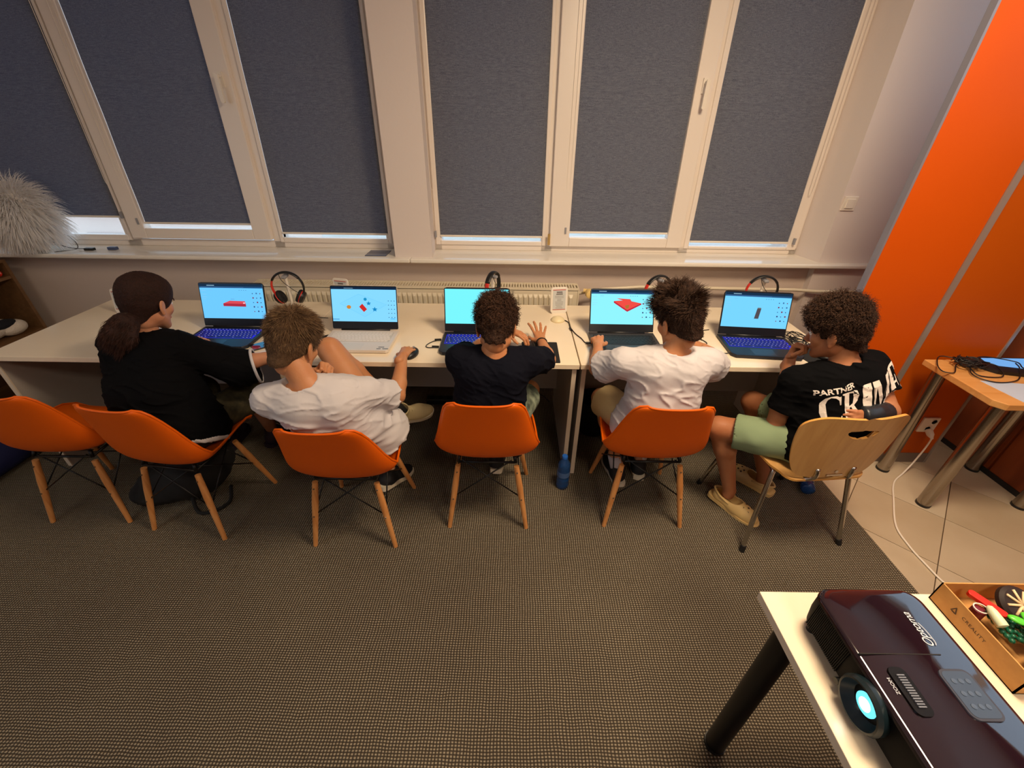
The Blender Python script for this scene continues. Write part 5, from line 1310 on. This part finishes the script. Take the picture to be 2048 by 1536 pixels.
def person(name, label, J, skin, top, shorts, hairst, feet, scale=1.0):
    V3 = {k: Vector(v) for k, v in J.items() if isinstance(v, tuple) and len(v) == 3 and not isinstance(v[0], tuple)}
    P, N, SL, SR, EL, ER, WL, WR, KL, KR, AL, AR, H = (V3[k] for k in ('P', 'N', 'SL', 'SR', 'EL', 'ER', 'WL', 'WR', 'KL', 'KR', 'AL', 'AR', 'H'))
    r = nrm(SR-SL); hr = nrm(V3.get('hr', r)); up = nrm(N-P); fw = nrm(up.cross(r)); hipw = J.get('hipw', .085)
    HL, HR = P-hr*hipw, P+hr*hipw
    Wc = P.lerp(N, .36)-fw*J.get('slouch', .015); Cc = P.lerp(N, .74)-fw*J.get('round', .005)
    g = J.get('girth', 1.0); g2 = J.get('legs', 1.0)
    hf = nrm(J['hf']); hu = Vector(J.get('hu', (0, 0, 1))); HM = frame(H, hf, hu, J.get('hs', .97))
    body = [('cap', HL, HR, .085*g, .085*g, 0), ('cap', P, Wc, .085*g, .08*g, .04), ('cap', Wc, Cc, .085*g, .09*g, .04), ('cap', Cc-r*.05, SL, .07*g, .043, .04), ('cap', Cc+r*.05, SR, .07*g, .043, .04),
            ('cap', N-up*.03, SL, .042, .042, .03), ('cap', N-up*.03, SR, .042, .042, .03), ('cap', N-up*.03-fw*.0, HM @ Vector((0, -.024, -.045)), .048, .049, .02)]
    fk = J.get('forearm', 1.0)
    for S_, E_, W_ in ((SL, EL, WL), (SR, ER, WR)):
        mid = E_.lerp(W_, .30)
        body += [('cap', S_, E_, .044*g, .034, .02), ('cap', E_, mid, .0345, .0345*fk, .012), ('cap', mid, W_, .0345*fk, .0225, .012)]
    for H_, K_, A_ in ((HL, KL, AL), (HR, KR, AR)):
        mid = K_.lerp(A_, .30)-nrm(K_-H_)*.012
        body += [('cap', H_, K_, .080*g2, .054*g2, .03), ('cap', K_, mid, .050*g2, .050*g2, .02), ('cap', mid, A_, .050*g2, .030, .02), ('cap', A_, A_-Vector((0, 0, .03)), .030, .030, .01)]
    parts = [mesh_sdf(body, .0062)]
    parts.append((xf(HEAD[0], HM), HEAD[1]))
    for s, W_, E_ in ((-1, WL, EL), (1, WR, ER)):
        hd = J['handL' if s < 0 else 'handR']; V, F = hand_mesh(*hd[2]); V = V.copy()
        if s < 0: V[:, 0] *= -1; F = F[:, ::-1]
        parts.append((xf(V, frame(W_, hd[0], hd[1], J.get('hands', .92))), F))
    V, F = join(parts)
    o = obj(name, V, F, skin, smooth=True, tags=dict(label=label, cat='person'))
    # eyes, lips
    for s in (-1, 1):
        e = MB().ball((s*.030, .0725, .004), .0120, 14, 10); e.V = [HM @ Vector(v) for v in e.V]; eo = e.put('eye', M_EYE, o, smooth=True)
        e = MB().ball((s*.030, .0812, .003), (.0055, .0042, .0055), 12, 8); e.V = [HM @ Vector(v) for v in e.V]; e.put('iris', M_IRIS, eo, smooth=True)
        e = MB().tube(catmull([(s*.014, .090, .020), (s*.030, .090, .026), (s*.046, .078, .020)], 5), .0028, 6); e.V = [HM @ Vector(v) for v in e.V]; e.put('eyebrow', hairst[1], o, smooth=True) if False else None
    e = MB().ball((0, .0905, -.0635), (.019, .0062, .0065), 14, 8); e.V = [HM @ Vector(v) for v in e.V]; e.put('lips', M_LIP, o, smooth=True)
    # T-shirt
    ez = top.get('ease', .016); q = [('cap', HL, HR, .085*g+ez+.006, .085*g+ez+.006, 0), ('cap', P-hr*.04, Wc-r*.045, .095*g+ez, .085*g+ez, .05), ('cap', P+hr*.04, Wc+r*.045, .095*g+ez, .085*g+ez, .05),
         ('cap', Wc-r*.045, Cc-r*.06, .085*g+ez, .086*g+ez*.7, .05), ('cap', Wc+r*.045, Cc+r*.06, .085*g+ez, .086*g+ez*.7, .05), ('cap', Cc-r*.06, SL, .078*g+ez*.5, .052, .045), ('cap', Cc+r*.06, SR, .078*g+ez*.5, .052, .045),
         ('cap', N-up*.038, SL, .052, .054, .03), ('cap', N-up*.038, SR, .052, .054, .03)]
    ends = []; sleeves = []
    for S_, E_, W_, t in ((SL, EL, WL, top['sl'][0]), (SR, ER, WR, top['sl'][1])):
        rs = top.get('sr', .066)
        if t <= 1:
            e = S_.lerp(E_, t); sp_ = [('cap', S_, e, .056, rs, .025)]; d = nrm(E_-S_); s0_ = e-d*.035
        else:
            dz_ = Vector((0, 0, top.get('drape', 0))); e = E_.lerp(W_, t-1)-dz_; sp_ = [('cap', S_, E_-dz_*.7, .062, rs, .03), ('cap', E_-dz_*.7, e, rs, rs*.95, .02)]; d = nrm(W_-E_); s0_ = e-d*.03
        ends.append((e, d, rs, s0_)); sleeves += [('push',)]+sp_+[('cut', e, d), ('-cap', s0_, e+d*.03, rs-.018, rs-.010, .003), ('pop', .03)]
    q += [('cut', P-up*top.get('hem', .06)+fw*.0, -up+fw*top.get('hemtilt', -.2))]
    q += sleeves
    nk = nrm(HM @ Vector((0, -.02, -.09))-N); q += [('-cap', N+nk*.010, N+nk*.10, .054, .060, .006)]
    A = top.get('fold', .005); sd = top.get('seed', 1.0); dn = nrm(up*.8+r*.35*top.get('fd', 1)+fw*.2); a1, a2, a3 = A3(dn), A3(nrm(r*.9-up*.35)), A3(fw)
    def post(Q, D):
        u = Q@a1; v = Q@a2; k = wob(Q, 14, sd)
        Z = np.stack([u*60, v*20, (Q@a3)*24], 1); n1 = wob(Z, 1., sd); n2 = wob(Z*np.array([1.9, 1.6, 1.8], dtype=np.float32), 1., sd+3)
        return D-A*(1.5*(1-np.abs(n1))**5*np.clip(.5+k, .1, 1)+.7*(1-np.abs(n2))**6*np.clip(.5-k, 0, 1))+A*.35*k
        f = np.sin(u*120+3.2*k+sd)*(.5+.5*np.sin(v*14+2*k+sd*2)); f2 = np.sin((u*.6+v*.8)*175+4*wob(Q, 20, sd+2))*np.clip(wob(Q, 9, sd+4), 0, 1)
        return D+A*(.10*k+.55*f*np.clip(np.abs(k)+.15, 0, 1)+.5*f2)
    V, F = mesh_sdf(q, .0048, post); sh = obj('t_shirt', V, F, top['mat'], o, smooth=True)
    # collar band and hems
    c = N+nk*.004; x_, y_, _ = basis(nk)
    if top.get('trim'):
        for e, d, rs, s0_ in ends:
            x_, y_, _ = basis(d); MB().tube([e+(x_*math.cos(a)+y_*math.sin(a))*(rs-.002)-d*.002 for a in [i*2*math.pi/32 for i in range(32)]], .0065, 8, close=True).put('sleeve_hem', top['trim'], sh, smooth=True)
        mid = P-up*(top.get('hem', .06)-.012)
        V2, F2 = mesh_sdf([(p_[0], p_[1], p_[2], p_[3]+.002, p_[4]+.002, p_[5]) for p_ in q[:3]]+[('cut', P-up*top.get('hem', .06), -up+fw*top.get('hemtilt', -.2)), ('cut', P-up*(top.get('hem', .06)-.014), up-fw*top.get('hemtilt', -.2))], .0055, post)
        if len(F2): obj('shirt_hem', V2, F2, top['trim'], sh, smooth=True)
    # shorts
    if shorts:
        t = shorts.get('len', .8); rl = shorts.get('r', .082); q = [('cap', HL, HR, .088*g, .088*g, 0), ('cap', P, Wc.lerp(P, .4), .095*g, .095*g, .04)]; ce = []
        for H_, K_, tt in ((HL, KL, shorts.get('lenL', t)), (HR, KR, shorts.get('lenR', t))):
            e = H_.lerp(K_, tt); q.append(('cap', H_, e, .088, rl, .04)); ce.append((e, nrm(K_-H_)))
        for e, d in ce: q += [('cut', e, d, e+d*.05, .12), ('-cap', e-d*.03, e+d*.03, rl-.010, rl-.007, .003)]
        V, F = mesh_sdf(q, .0062, lambda Q, D: D+.005*wob(Q, 45, 2.)*np.abs(wob(Q, 17, 1.))+.003*wob(Q, 22, .5)); obj('shorts', V, F, shorts['mat'], o, smooth=True)
    mh = hair(hairst[0], HM, o, hairst[1], hairst[2])
    e = []
    for s in (-1, 1):
        b = MB().tube(catmull([(s*.013, .0905, .019), (s*.030, .0915, .0245), (s*.047, .079, .018)], 5), .0026, 6); b.V = [HM @ Vector(v) for v in b.V]; b.put('eyebrow', mh[0], o, smooth=True)
    for s, (k_, A_, toe, mu, ms, upv, ex) in enumerate(feet):
        if ex is not None and ex.get('sock'):
            b = MB().cyl(Vector(A_)-Vector((0, 0, .02)), Vector(A_).lerp((KL, KR)[s], ex['sock']), .036, .040, 20); b.put('sock', ex['sockm'], o, smooth=True)
        shoe(o, k_, A_, toe, mu, ms, upv, (ex or {}).get('lace'))
    return o, sh, HM, mh, dict(P=P, N=N, C=Cc, r=r, up=up, fw=fw)

def shirt_mat(name, c, c2=None, b=.12): return mat(name, S(*c), .9, sheen=0, spec=.1, noise=(3, S(*(c2 or c)), .6), bump=(18, b))
M_TW = shirt_mat('white_cotton', (204, 198, 200), (197, 193, 197)); M_TK = shirt_mat('black_cotton', (8, 8, 11)); M_TN = shirt_mat('navy_cotton', (15, 16, 26)); M_TK2 = shirt_mat('black_tee', (7, 7, 9))
M_BEIGE = shirt_mat('beige_twill', (196, 172, 128), (180, 156, 112)); M_CREAM = mat('cream_suede', S(214, 196, 150), .7); M_SOLEW = mat('white_sole', S(222, 212, 190), .6)
M_OLIVE = mat('camo_cloth', S(74, 66, 42), .9, noise=(22, S(38, 36, 24), 1.0)); M_MINT = shirt_mat('mint_cotton', (138, 156, 122), (124, 142, 112)); M_PALEG = mat('pale_green_print', S(170, 184, 160), .9, noise=(16, S(30, 40, 34), .9))
M_SHOEB = mat('black_canvas', S(20, 20, 24), .7); M_PURP = mat('dark_purple_shoe', S(46, 34, 52), .7); M_CLOG = mat('beige_clog', S(224, 190, 126), .55)
MOUSE = ((.30, .45, .30), .06, .1); REST = ((.45, .5, .35), .05, .2); FIST = ((1.15, 1.4, .9), .0, .5); SPREAD = ((-.25, .15, .15), .22, .0); POINT = ((.25, .55, .35), .14, .1)

g1 = person('person', 'girl with dark ponytail and oversized black T-shirt, seated leftmost at the desks',
  dict(P=(-1.54, 1.50, .535), N=(-1.635, 1.655, .935), SL=(-1.80, 1.68, .868), SR=(-1.46, 1.62, .875), EL=(-1.86, 1.88, .765), ER=(-1.28, 1.675, .765), WL=(-1.66, 1.86, .785), WR=(-1.09, 1.775, .775), KL=(-1.66, 1.88, .50), KR=(-1.37, 1.84, .50), AL=(-1.74, 1.98, .10), AR=(-1.50, 2.03, .10), H=(-1.585, 1.695, 1.052),
       hf=(.12, .93, -.34), hu=(.05, -.05, 1), handL=((.9, .4, 0), (0, 0, 1), REST), handR=((.85, .5, 0), (0, 0, 1), MOUSE), girth=1.08, slouch=.03),
  M_SKIN[0], dict(mat=M_TK, sl=(1.2, 1.32), sr=.082, drape=.028, ease=.045, fold=.007, hem=.095, trim=M_TW, seed=2.), dict(mat=M_OLIVE, len=.95, r=.088), ('tied', S(44, 26, 22), S(78, 48, 38)),
  [('sneaker', (-1.74, 1.98, .093), (-.1, 1, 0), M_PURP, M_PURP, (0, 0, 1), None), ('sneaker', (-1.50, 2.03, .093), (.1, 1, 0), M_PURP, M_PURP, (0, 0, 1), None)])
# ponytail
o, sh, HM, mh, fr = g1
tie = HM @ Vector((.006, -.096, -.056)); P1 = tie+Vector((.002, -.028, -.014)); P2 = tie+Vector((-.014, -.05, -.045)); P3 = tie+Vector((-.078, -.060, -.074)); P4 = tie+Vector((-.012, -.070, -.105)); P5 = tie+Vector((.034, -.058, -.062))
V, F = mesh_sdf([('cap', tie, P1, .022, .036, .01), ('cap', P1, P2, .036, .044, .02), ('cap', P2, P3, .038, .010, .02), ('cap', P2, P4, .034, .012, .02), ('cap', P1, P5, .034, .020, .02)], .004, lambda P, D: D+.006*wob(P, 80, 1.)+.0022*wob(P, 210, 3.))
tail = obj('ponytail', V, F, bpy.data.materials['scalp_hair'], o, smooth=True); Nn = vnorm(V, F); I = RNG.choice(len(V), 4200); dd = A3(nrm(P3-tie))
S_ = strands(V[I]-Nn[I]*.002, unit(dd+.5*Nn[I]), .055, .0011, 5, lambda P, D, t: dd*.3+np.array([0, 0, -.2]), .002, 1., .2)
obj('hair_strands', S_[0], S_[1], mh[0], tail, smooth=True, tags=dict(kind='stuff'))
x_, y_, _ = basis(P1-tie); c = tie.lerp(P1, .18)
MB().tube([c+(x_*math.cos(a)+y_*math.sin(a))*.023 for a in [i*2*math.pi/20 for i in range(20)]], .006, 8, close=True).put('hair_tie', mat('green_tie', S(60, 66, 50), .8), o, smooth=True)

person('person', 'boy with short light brown hair, white T-shirt and one bare knee raised at the desk',
  dict(P=(-.675, 1.47, .535), N=(-.785, 1.32, .885), hr=(.95, .2, 0), SL=(-.935, 1.315, .815), SR=(-.60, 1.395, .80), EL=(-.95, 1.50, .67), ER=(-.515, 1.535, .695), WL=(-.815, 1.50, .83), WR=(-.53, 1.75, .780), KR=(-.845, 1.695, .84), KL=(-.72, 1.86, .50), AR=(-.585, 1.72, .475), AL=(-.665, 1.66, .125), H=(-.828, 1.40, 1.010),
       hf=(.20, .86, -.46), hu=(.04, -.1, 1), handL=((.62, -.25, .55), (-.3, 1, .2), FIST), handR=((.12, 1, 0), (0, 0, 1), MOUSE), slouch=.03, round=.02),
  M_SKIN[1], dict(mat=M_TW, sl=(.75, .74), sr=.066, ease=.028, fold=.0065, hem=.07, seed=1.), dict(mat=M_BEIGE, len=.72, lenR=.45, r=.086), ('short', S(82, 60, 42), S(138, 108, 76)),
  [('sneaker', (-.665, 1.66, .118), (.42, .86, -.25), M_SHOEB, M_SOLEW, (.1, .3, 1), None), ('sneaker', (-.570, 1.725, .475), (.80, .52, -.06), M_CREAM, M_SOLEW, (.1, -.45, .9), dict(sock=.24, sockm=M_BLACKSOFT, lace=M_CREAM))])

person('person', 'curly brown-haired boy in a navy T-shirt at the middle, one hand over the other',
  dict(P=(-.115, 1.565, .535), N=(-.083, 1.545, .925), SL=(-.228, 1.575, .862), SR=(.068, 1.57, .86), EL=(-.215, 1.80, .777), ER=(.168, 1.745, .777), WL=(-.03, 1.955, .835), WR=(.146, 1.925, .778), KL=(-.24, 1.93, .50), KR=(.09, 1.90, .50), AL=(-.20, 2.0, .10), AR=(-.085, 1.80, .12), H=(-.073, 1.60, 1.000),
       hf=(.03, .80, -.60), handL=((.86, -.30, -.22), (.1, .1, 1), POINT), handR=((-.14, .95, .22), (.1, 0, 1), SPREAD), slouch=.02, hs=.95, girth=1.0),
  M_SKIN[2], dict(mat=M_TN, sl=(.62, .66), sr=.064, ease=.018, fold=.006, hem=.08, seed=3.), dict(mat=M_PALEG, len=.8, r=.082), ('curly', S(48, 29, 19), S(92, 60, 40)),
  [('sneaker', (-.20, 2.0, .093), (-.1, 1, 0), M_SHOEB, M_SOLEW, (0, 0, 1), None), ('sneaker', (-.085, 1.80, .12), (.05, .9, -.35), M_SHOEB, M_SOLEW, (0, .35, 1), None)])
x_, y_, d_ = basis((0, 1, .05)); MB().tube([Vector((.146, 1.925, .778))+(x_*math.cos(a)*1.0+y_*math.sin(a)*.95)*.0265 for a in [i*2*math.pi/24 for i in range(24)]], .003, 6, close=True).put('bracelet', M_BLACKSOFT, bpy.data.objects['person.002'], smooth=True)

person('person', 'boy with messy dark swept-up hair and white T-shirt before the graphite laptop',
  dict(P=(.665, 1.575, .535), N=(.672, 1.555, .935), SL=(.475, 1.57, .862), SR=(.835, 1.57, .868), EL=(.392, 1.685, .765), ER=(.955, 1.71, .76), WL=(.425, 1.865, .790), WR=(.965, 1.885, .780), KL=(.47, 1.81, .515), KR=(.82, 1.93, .50), AL=(.60, 1.745, .10), AR=(.735, 1.80, .10), H=(.682, 1.60, 1.043),
       hf=(-.36, .86, -.36), hu=(-.03, -.1, 1), handL=((.08, 1, .18), (-.15, -.1, 1), REST), handR=((-.45, .85, 0), (0, 0, 1), MOUSE), slouch=.02, girth=1.0),
  M_SKIN[3], dict(mat=M_TW, sl=(.72, .55), sr=.074, ease=.022, fold=.0055, hem=.085, seed=5.), dict(mat=M_BEIGE, len=.9, r=.088), ('messy', S(44, 28, 20), S(84, 56, 38)),
  [('sneaker', (.60, 1.745, .093), (-.15, 1, 0), M_SHOEB, M_SOLEW, (0, 0, 1), dict(sock=.2, sockm=M_TW)), ('sneaker', (.735, 1.80, .093), (.1, 1, 0), M_SHOEB, M_SOLEW, (0, 0, 1), dict(sock=.2, sockm=M_TW))])

g5 = person('person', 'curly-haired boy in a printed black T-shirt and mint shorts on the plywood chair',
  dict(P=(1.375, 1.445, .545), N=(1.372, 1.505, .92), hr=(.9, .35, 0), SL=(1.205, 1.51, .815), SR=(1.502, 1.535, .885), EL=(1.185, 1.50, .60), ER=(1.550, 1.400, .745), WL=(1.255, 1.665, .845), WR=(1.425, 1.345, .765), KL=(1.0, 1.60, .495), KR=(1.27, 1.82, .50), AL=(1.145, 1.56, .115), AR=(1.39, 1.68, .10), H=(1.315, 1.56, 1.022),
       hf=(-.62, .72, -.30), hu=(0, -.1, 1), handL=((.05, -.12, .98), (-.4, .9, .1), FIST), handR=((-1, -.10, -.10), (0, -.95, .3), REST), slouch=.02, hs=.97),
  M_SKIN[4], dict(mat=M_TK2, sl=(.62, .60), sr=.064, ease=.022, fold=.006, hem=.07, seed=7.), dict(mat=M_MINT, len=.80, r=.084), ('curly_big', S(44, 27, 19), S(86, 58, 40)),
  [('clog', (1.145, 1.56, .10), (.62, -.76, -.12), M_CLOG, M_CLOG, (0, 0, 1), None), ('clog', (1.39, 1.68, .095), (-.62, .78, 0), M_CLOG, M_CLOG, (0, 0, 1), None)])
# wrist brace
Wr, Er = Vector((1.425, 1.345, .765)), Vector((1.550, 1.400, .745))
b = MB().tube(catmull([Er.lerp(Wr, .30), Er.lerp(Wr, .55), Wr, Wr+Vector((-.04, 0, -.002))], 5), [.0430]*5+[.0415]*5+[.037]*5+[.032], 20); b.warp(lambda v: v)
b.put('wrist_brace', mat('brace_black', S(32, 36, 42), .35), g5[0], smooth=True)
# printed lettering on the back of the black T-shirt
import bmesh
def drape(polys, frm, shirt_obj, parent, material, name, scl):
    """flat letter outlines laid on the cloth: cast from behind along the chest direction"""
    me = shirt_obj.data; dg = None
    mwv = np.zeros(len(me.vertices)*3, dtype=np.float32); me.vertices.foreach_get('co', mwv); mwv = mwv.reshape(-1, 3)
    Mw = world_of(shirt_obj); Vw = xf(mwv.astype(float), Mw)
    bvh = BVHTree.FromPolygons([tuple(v) for v in Vw], [tuple(p.vertices) for p in me.polygons])
    O, R_, U_, D_ = frm; V = []; F = []
    bm = bmesh.new()
    for P in polys:
        vs = [bm.verts.new((p[0], p[1], 0)) for p in P]
        try: bm.faces.new(vs)
        except ValueError: pass
    bmesh.ops.triangulate(bm, faces=bm.faces[:])
    xs = [v.co.x for v in bm.verts]; ys = [v.co.y for v in bm.verts]
    for ax, lo, hi in ((0, min(xs), max(xs)), (1, min(ys), max(ys))):
        st = .012/scl; c = lo+st
        while c < hi:
            n = (1, 0, 0) if ax == 0 else (0, 1, 0); co = (c, 0, 0) if ax == 0 else (0, c, 0)
            bmesh.ops.bisect_plane(bm, geom=bm.verts[:]+bm.edges[:]+bm.faces[:], plane_co=co, plane_no=n); c += st
    ok = {}
    for v in bm.verts:
        p = O+R_*(v.co.x*scl)+U_*(v.co.y*scl); h = bvh.ray_cast(p, D_, .6)
        if h[0] is not None: ok[v] = len(V); V.append(h[0]-D_*.0016)
    F = [[ok[v] for v in f.verts] for f in bm.faces if all(v in ok for v in f.verts)]
    F = [f for f in F if max((V[a]-V[b]).length for a in f for b in f) < .05]
    bm.free(); o = obj(name, V, F, material, parent); return o
SERIF = {
 'C': [[(.95, .95), (.95, .66), (.90, .66), (.84, .84), (.70, .93), (.52, .96), (.52, 1.0), (.75, 1.0), (.88, .94)], [(.52, 1.0), (.52, .96), (.40, .90), (.32, .75), (.30, .5), (.32, .25), (.40, .10), (.52, .04), (.52, 0), (.30, .04), (.12, .2), (.05, .5), (.12, .8), (.30, .96)], [(.52, .04), (.72, .07), (.86, .17), (.93, .32), (.97, .30), (.90, .10), (.75, .02), (.52, 0)]],
 'R': [[(.02, 1), (.02, .96), (.12, .93), (.12, .07), (.02, .04), (.02, 0), (.46, 0), (.46, .04), (.36, .07), (.36, .93), (.36, 1)], [(.36, 1), (.36, .95), (.55, .93), (.62, .76), (.55, .57), (.36, .53), (.36, .48), (.62, .50), (.84, .60), (.88, .76), (.82, .93), (.60, 1)], [(.44, .50), (.62, .50), (.96, .06), (1.04, .04), (1.04, 0), (.76, 0)]],
 'I': [[(.02, 1), (.02, .96), (.12, .93), (.12, .07), (.02, .04), (.02, 0), (.46, 0), (.46, .04), (.36, .07), (.36, .93), (.46, .96), (.46, 1)]],
 'M': [[(.02, 1), (.02, .96), (.12, .93), (.12, .07), (.02, .04), (.02, 0), (.28, 0), (.28, .04), (.19, .07), (.19, .80), (.34, 1)], [(.10, 1), (.34, 1), (.64, .26), (.56, .0)], [(.56, .0), (.64, .26), (.90, 1), (.82, .80)], [(.82, 1), (1.14, 1), (1.14, .96), (1.06, .93), (1.06, .07), (1.14, .04), (1.14, 0), (.74, 0), (.74, .04), (.82, .07)]],
 'E': [[(.02, 1), (.02, .96), (.12, .93), (.12, .07), (.02, .04), (.02, 0), (.36, 0), (.36, 1)], [(.36, 1), (.80, 1), (.80, .72), (.76, .72), (.68, .90), (.36, .94)], [(.36, .54), (.56, .54), (.60, .66), (.64, .66), (.64, .36), (.60, .36), (.56, .48), (.36, .48)], [(.36, 0), (.82, 0), (.86, .30), (.82, .30), (.70, .10), (.36, .06)]]}
wid = {'C': 1.0, 'R': 1.08, 'I': .52, 'M': 1.20, 'E': .95}
polys = []; x = 0
for ch in 'CRIME':
    for P in SERIF[ch]: polys.append([(x+a*.86, b*1.55-(.0 if ch != 'C' else .25*(b < .5)*0)) for a, b in P])
    x += wid[ch]*.86
f5 = g5[4]; M_PRINT = mat('shirt_print', S(226, 214, 204), .8)
R_, U_, D_ = f5['r'], f5['up'], f5['fw']; th_ = math.radians(11); R_, U_ = R_*math.cos(th_)+U_*math.sin(th_), U_*math.cos(th_)-R_*math.sin(th_)
sc = .084; O = f5['C']-D_*.35
drape(polys, (O+R_*(-.5*x*sc+.024)-U_*.098, R_, U_, D_), g5[1], g5[1], M_PRINT, 'lettering', sc)
V, F = text_mesh('PARTNER', .03, bold=.0008)
polys = [[(V[i][0], V[i][1]) for i in f] for f in F]
drape(polys, (O+R_*(-.090)+U_*.050, R_, U_, D_), g5[1], g5[1], M_PRINT, 'lettering', 1.0)
